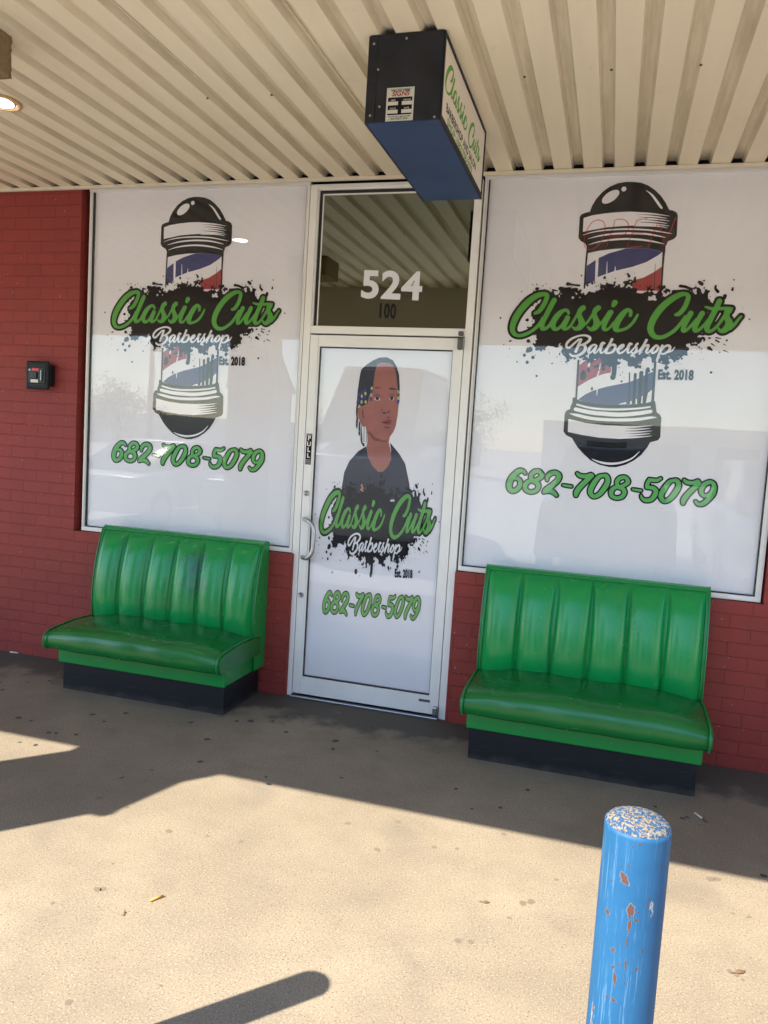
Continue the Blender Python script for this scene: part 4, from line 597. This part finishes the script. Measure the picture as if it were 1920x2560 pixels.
lb.put(text_mesh('WILLOW CREEK', .0098, .035, 1.0, 1, shear=.25), 'black', 1, lambda p: (mid+p[0], v1-.0105+p[1]))
lb.put(text_mesh('SIGNS', .0225, .03, 1.08, 1, shear=.2), 'red', 1, lambda p: (mid+p[0], v1-.0225+p[1]))
for q, (x, z) in zip(('AMPS', 'CIRCUIT', 'VOLTS', 'DATE'), ((-.026, .062), (.026, .062), (-.026, .0335), (.026, .0335))):
    lb.rect(mid+x-.019, mid+x+.019, v0+z-.007, v0+z+.006, 'paper', 2); lb.put(text_mesh(q, .0075, .02), 'paper', 2, lambda p, x=x, z=z: (mid+x+p[0], v0+z+.0102+p[1]))
lb.put(text_mesh('(817) 927-0577  (800) 569-7988', .0064, .02, .98), 'black', 2, lambda p: (mid+p[0], v0+.0152+p[1])); lb.put(text_mesh('FORT WORTH, TEXAS', .0064, .03), 'black', 2, lambda p: (mid+p[0], v0+.0085+p[1]))
lb.build('maker_label', end)

# ------------------------------------------------------------------ bollards
def bollard_parts(root):
    b = MB(); b.lathe([(.0585, 0), (.0575, .01), (.0571, .02), (.0571, .93), (.0571, .9375), (.0545, .938)], (0, 0, 0), 0, 48)
    cg = random.Random(4)                                 # paint knocked off down to rust
    for an, z, rx, rz in CHIPS:
        ph = [cg.uniform(.55, 1.25) for _ in range(17)]
        for gw, rad, mm in ((1.0, .0573, 1), (.72, .0575, 2)):
            vs = [(rad*math.cos(an), rad*math.sin(an), z)]
            for k in range(17): a = 2*math.pi*k/17; da = gw*rx/1000*ph[k]*math.cos(a)/.0571; vs.append((rad*math.cos(an+da), rad*math.sin(an+da), z+gw**.5*rz/1000*ph[k]*math.sin(a)))
            b.add(vs, [(0, k+1, (k+1) % 17+1) for k in range(17)], mm)
    b.build('post', [M['boll'], M['chip'], M['rust']], root)
    bm = bmesh.new(); bmesh.ops.create_icosphere(bm, subdivisions=5, radius=1)
    rg = random.Random(9)
    for v in bm.verts: v.co = Vector((v.co.x*.0555, v.co.y*.0555, max(-.004, v.co.z*.021)+rg.uniform(-.0006, .0006)))+Vector((0, 0, .936))
    t = MB(); t.bm(bm, 0, True); t.build('domed_cap', M['bolltop'], root)
bl = empty('bollard', (2.857, -2.945, 0), label='chipped blue steel bollard with a flaking domed top beside the right bench', cat='bollard'); bollard_parts(bl)
for x, y, lab in ((1.418, -3.055, 'blue steel bollard casting its shadow towards the door, left of the chipped one'), (4.299, -2.95, 'blue steel bollard at the kerb right of the chipped one')):
    r_ = bl.copy(); C.objects.link(r_); r_.location = (x, y, 0); r_['label'] = lab; r_.rotation_euler = (0, 0, x)
    for ch in list(bl.children):
        c_ = ch.copy(); C.objects.link(c_); c_.parent = r_

# ------------------------------------------------------------------ small things on wall and ceiling
kb = empty('wall_switch_box', (-.815, YB, 1.862), label='small black wall box with a red label on the brick left of the windows', cat='switch box')
b = MB(); b.box(-.035, .085, -.046, 0, -.068, .068, 0, .008); b.build('mounting_box', M['plastic'], kb)
b = MB(); b.box(-.088, .084, -.066, -.0465, -.092, .088, 0, .012); fp = b.build('face_plate', M['plastic'], kb)
b = MB(); b.box(-.062, .062, -.071, -.0665, -.052, .045, 0, .003); b.box(-.038, .006, -.079, -.0715, -.026, .018, 0, .003); b.box(.022, .050, -.077, -.0715, -.04, .036, 0, .003); b.box(-.055, .055, -.0695, -.0665, .055, .061, 0, .001); b.box(-.055, .055, -.0695, -.0665, -.066, -.060, 0, .001); b.build('switch', M['plastic2'], fp)
b = MB(); b.box(-.036, .016, -.0735, -.0712, .024, .042, 0, .0008); b.build('red_label', M['redl'], fp)
b = MB(); b.box(-.044, .013, -.0735, -.0712, -.05, -.03, 0, .0008); b.build('paper_label', M['paper'], fp)
b = MB(); b.lathe([(.006, 0), (.006, .003), (.004, .004)], (-.053, -.0712, .030), 0, 14, 'y'); b.build('indicator', M['face'], fp)
b = MB(); b.box(.0365, .0395, -.0795, -.0772, -.034, .03, 0); b.build('latch_rod', M['steel'], fp)

dl = empty('downlight', (-.115, -1.235, ZC), label='lit round recessed downlight in the corrugated ceiling at the left edge', cat='ceiling light')
b = MB(); b.lathe([(.096, .0), (.096, -.006), (.090, -.009), (.078, -.009), (.078, -.001), (.0775, .0)], (0, 0, -.001), 0, 40); b.build('trim_ring', M['brass'], dl)
b = MB()
n = 40; ra = [(.0772, -.006), (.070, .0), (.062, .03)]
b.add([(r*math.cos(2*math.pi*j/n), r*math.sin(2*math.pi*j/n), h) for r, h in ra for j in range(n)], [(i*n+j, (i+1)*n+j, (i+1)*n+(j+1) % n, i*n+(j+1) % n) for i in range(2) for j in range(n)], 0, True); b.build('reflector', M['lampin'], dl)
b = MB(); b.lathe([(.058, -.0065), (.05, -.0095), (.03, -.012), (.001, -.013)], (0, 0, 0), 0, 32); b.build('lamp', M['bulb'], dl)
sb = MB(); bm = bmesh.new(); bmesh.ops.create_cube(bm, size=1); bmesh.ops.subdivide_edges(bm, edges=bm.edges[:], cuts=14, use_grid_fill=True)
rg = random.Random(2)
for v in bm.verts: v.co = Vector((.235+v.co.x*.33, -1.885+v.co.y*.29, 2.966+v.co.z*.154))+Vector((rg.uniform(-.0025, .0025), rg.uniform(-.0025, .0025), rg.uniform(-.002, .002) if v.co.z < .45 else 0))
sb.bm(bm, 0, True); o = sb.build('stucco_box', M['stucco']); tag(o, 'rough brown stucco box fixed to the ceiling at the left edge', 'ceiling box')
def neon():
    root = empty('neon_sign', (2.45, -.006, 2.55), label='red neon word glowing faintly through the right window poster', cat='neon sign')
    for ch, pts in NEON:
        b = MB(); Q = []
        for k in range(len(pts)-1):                       # bent glass tube: smooth the corners
            p0, p1, p2, p3 = pts[max(0, k-1)], pts[k], pts[k+1], pts[min(len(pts)-1, k+2)]
            Q += [tuple(.5*(2*b_+(c_-a_)*u+(2*a_-5*b_+4*c_-d_)*u*u+(3*b_-a_-3*c_+d_)*u**3) for a_, b_, c_, d_ in zip(p0, p1, p2, p3)) for u in (0, .25, .5, .75)] if ch in 'OP' else [p1]
        Q.append(pts[-1]); b.tube([(q[0]/1000+1.998-2.45, 0, q[1]/1000+.908-2.55) for q in Q], .0033, 0, 6); b.build('neon_letter', M['neon'], root)
neon()

# ------------------------------------------------------------------ litter
def butt(x, y, an, L, lab, mats, two=True):
    b = MB(); r = .0042; c, s_ = math.cos(an), math.sin(an)
    b.tube([(0, 0, r+.0005), ((L*.62 if two else L)*c, (L*.62 if two else L)*s_, r+.0005)], r, 0, 10)
    if two: b.tube([((L*.62+.0003)*c, (L*.62+.0003)*s_, r+.0005), (L*c, L*s_, r+.0003)], [r, r*.9], 1, 10)
    o = b.build('cigarette_butt', mats); o.location = (x, y, 0); return tag(o, lab, 'cigarette butt', 'cigarette butts on the walkway')
butt(1.402, -2.164, 1.01, .046, 'orange cigarette butt lying on the sunlit concrete', [M['filt'], M['filt']], False)
butt(3.248, -.70, -1.01, .085, 'burnt brown cigarette butt on the shaded concrete in front of the right bench', [M['paper'], M['leafd']])
butt(-1.03, -.075, .06, .062, 'white cigarette butt on the ground against the brick wall', [M['cig'], M['cig']])
def dead_leaf(x, y, an, L, lab):
    b = MB(); pts = []
    for k in range(9): t = k/8; pts.append((t*L, .20*L*math.sin(math.pi*t**.8), .002+.004*abs(math.sin(3*t+an))))
    lo = [(p_[0], -p_[1], p_[2]*.6) for p_ in pts]; mid_ = [(p_[0], 0, .002+.004*math.sin(3*p_[0]/L)) for p_ in pts]
    b.add(pts+mid_+lo, [(k, k+1, 9+k+1, 9+k) for k in range(8)]+[(9+k, 9+k+1, 18+k+1, 18+k) for k in range(8)], 0, True); b.tube([(0, 0, .002), (-L*.4, .1*L, .004)], .0011, 0, 5)
    o = b.build('dead_leaf', M['leafd']); o.location = (x, y, .001); o.rotation_euler = (0, 0, an); tag(o, lab, 'leaf', 'dead leaves on the walkway')
for x, y, an, L, lab in LEAVES: dead_leaf(x, y, an, L*.8, lab)

# ------------------------------------------------------------------ across the parking lot (seen in the glass)
def car(x, y, rz, paint, lab, cat, tall=0., L=4.7):
    root = empty('parked_car', (x, y, -.15), rz, label=lab, cat=cat, group='cars parked facing the shop')
    h = L/2; pr = [(-h, .32), (-h, .66), (-h+.12, .84+tall*.3), (-h+.95, .95+tall*.5), (h-1.2, .98+tall*.5), (h-.15, .9+tall*.4), (h, .62), (h, .32)]
    def loft(prof, w0, w1, zt):
        bm = bmesh.new(); sec = []
        for sx_ in (-1, 1):
            sec.append([bm.verts.new((px, sx_*(w0+(w1-w0)*max(0, (pz-.5)/(zt-.5))), pz)) for px, pz in prof])
        n = len(prof)
        for k in range(n): bm.faces.new((sec[0][k], sec[0][(k+1) % n], sec[1][(k+1) % n], sec[1][k]))
        bm.faces.new(sec[0][::-1]); bm.faces.new(sec[1]); bmesh.ops.recalc_face_normals(bm, faces=bm.faces[:])
        bmesh.ops.bevel(bm, geom=bm.edges[:], offset=.06, segments=3, profile=.6, affect='EDGES', clamp_overlap=True); return bm
    b = MB(); b.bm(loft(pr, .90, .86, 1.3), 0, True); body = b.build('body', paint, root)
    zt = 1.46+tall; cab = [(-h+.95, .93+tall*.5), (-h+1.75, zt), (h-1.25-(.6 if tall < .2 else 0), zt), (h-.35-(.3 if tall < .2 else 0), .95+tall*.5)]
    b = MB(); b.bm(loft(cab, .84, .66, zt), 0, True); b.build('window_band', M['cglass'], body)
    rf = [(-h+1.7, zt-.045), (-h+1.82, zt+.012), (h-1.33-(.6 if tall < .2 else 0), zt+.012), (h-1.2-(.6 if tall < .2 else 0), zt-.045)]
    b = MB(); b.bm(loft(rf, .73, .68, zt), 0, True); b.build('roof', paint, body)
    for wx in (-h+.85, h-.9):
        for s_ in (-1, 1):
            b = MB(); b.lathe([(.33, -.1), (.34, -.07), (.34, .07), (.33, .1)], (wx, s_*.80, .34), 0, 28, 'y'); wh = b.build('wheel', M['rubber'], root)
            b = MB(); b.lathe([(.2, -.112), (.2, .112)], (wx, s_*.80, .34), 0, 16, 'y'); b.build('rim', M['steel'], wh)
    for s_ in (-1, 1):
        b = MB(); b.box(-h-.012, -h+.1, s_*.62-.16, s_*.62+.16, .66, .80, 0, .03); b.build('headlight', M['steel'], body)
PI2 = math.pi/2
for a_ in ((-5.3, -8.6, -PI2, M['carw'], 'white parked car facing the left window from across the walkway', 'car', 0.), (-2.9, -9.6, -PI2, M['cars'], 'silver parked car between the white car and the white van', 'car', 0.),
           (-.75, -8.5, -PI2, M['carw'], 'tall white van parked facing the shop door', 'van', 1.4), (2.75, -8.5, -PI2, M['card'], 'dark tall car added to darken the reflection in the right window', 'car', .35), (5.1, -8.2, -PI2, M['cars'], 'tall silver parked car facing the right window', 'car', .28), (7.9, -8.8, -PI2, M['card'], 'dark parked car at the right end of the row', 'car', 0.)):  # dark tall car is added to cover the bright lot mirrored there
    x, y, rz, *rest = a_; car(x, y, rz+math.pi, *rest)
def bush_tree(x, y, h, r, lab):
    root = empty('round_tree', (x, y, -.15), label=lab, cat='tree', group='trees beyond the parking lot')
    b = MB(); b.tube([(0, 0, 0), (.05, .02, h*.3), (.0, .06, h*.55)], [.16, .12, .06], 0, 8)
    for k in range(5): a = k*1.3; b.tube([(.03, .02, h*.3), (r*.5*math.cos(a), r*.5*math.sin(a), h*.65)], [.07, .02], 0, 6)
    b.build('trunk', M['bark'], root); rg = random.Random(int(x*7)); c = MB(); cl = [(rg.gauss(0, r*.42), rg.gauss(0, r*.42), h*.62+rg.gauss(0, h*.16)) for _ in range(46)]
    for k in range(2600):
        q = cl[rg.randrange(46)]; p = Vector(q)+Vector((rg.gauss(0, .3), rg.gauss(0, .3), rg.gauss(0, .26)))
        u = Vector((rg.gauss(0, 1), rg.gauss(0, 1), rg.gauss(0, 1))).normalized(); v = u.orthogonal().normalized(); s_ = rg.uniform(.05, .12)
        c.add([p-u*s_, p+v*s_*.6, p+u*s_, p-v*s_*.6], [(0, 1, 2, 3)])
    c.build('crown', M['leaf'], root)
bush_tree(-20.2, -28.5, 3.9, 1.9, 'broad dark tree mirrored in the left window'); bush_tree(-38, -46, 4.5, 2.4, 'smaller far tree beyond the parking lot to the left'); bush_tree(14, -42, 4.2, 2.2, 'far tree beyond the parking lot to the right')
for x, y, h, r, lab in ((-6, -40, 4.6, 2.6, 'wide tree beyond the lot behind the white van'), (-13, -44, 4.4, 2.6, 'wide tree beyond the lot behind the silver car')): bush_tree(x, y, h, r, lab)
b = MB(); b.tube([(0, 0, 0), (0, 0, 7.6)], [.14, .1], 0, 10); b.box(-1.1, 1.1, -.06, .06, 6.9, 7.02); b.box(-.8, .8, -.06, .06, 6.3, 6.4); b.lathe([(.2, 5.2), (.2, 6.0)], (.3, 0, 0), 0, 12)
o = b.build('utility_pole', M['wood']); o.location = (-18.7, -28.8, -.15); tag(o, 'wooden utility pole with crossarms beyond the parking lot', 'utility pole')
b = MB(); b.box(-75, -8, -62, -58, -.15, 2.6); b.box(-75, -8, -57.98, -57.9, 2.1, 2.6, 1)
o = b.build('strip_building', [M['tan'], M['trim']]); tag(o, 'long low tan building beyond the parking lot', 'building')
b = MB(); b.box(-2, 40, -58, -52, -.15, 3.7); b.box(-2, 40, -51.98, -51.8, 3.0, 3.7, 1)  # added building, makes the mirrored horizon an even darker band
for k in range(9): b.box(1+k*4.2, 3.6+k*4.2, -51.98, -51.9, .1, 2.4, 2)
o = b.build('added_shop_row', [M['asphalt'], M['trim'], M['cglass']]); tag(o, 'grey row of shops added to darken the horizon mirrored in the right window', 'building')
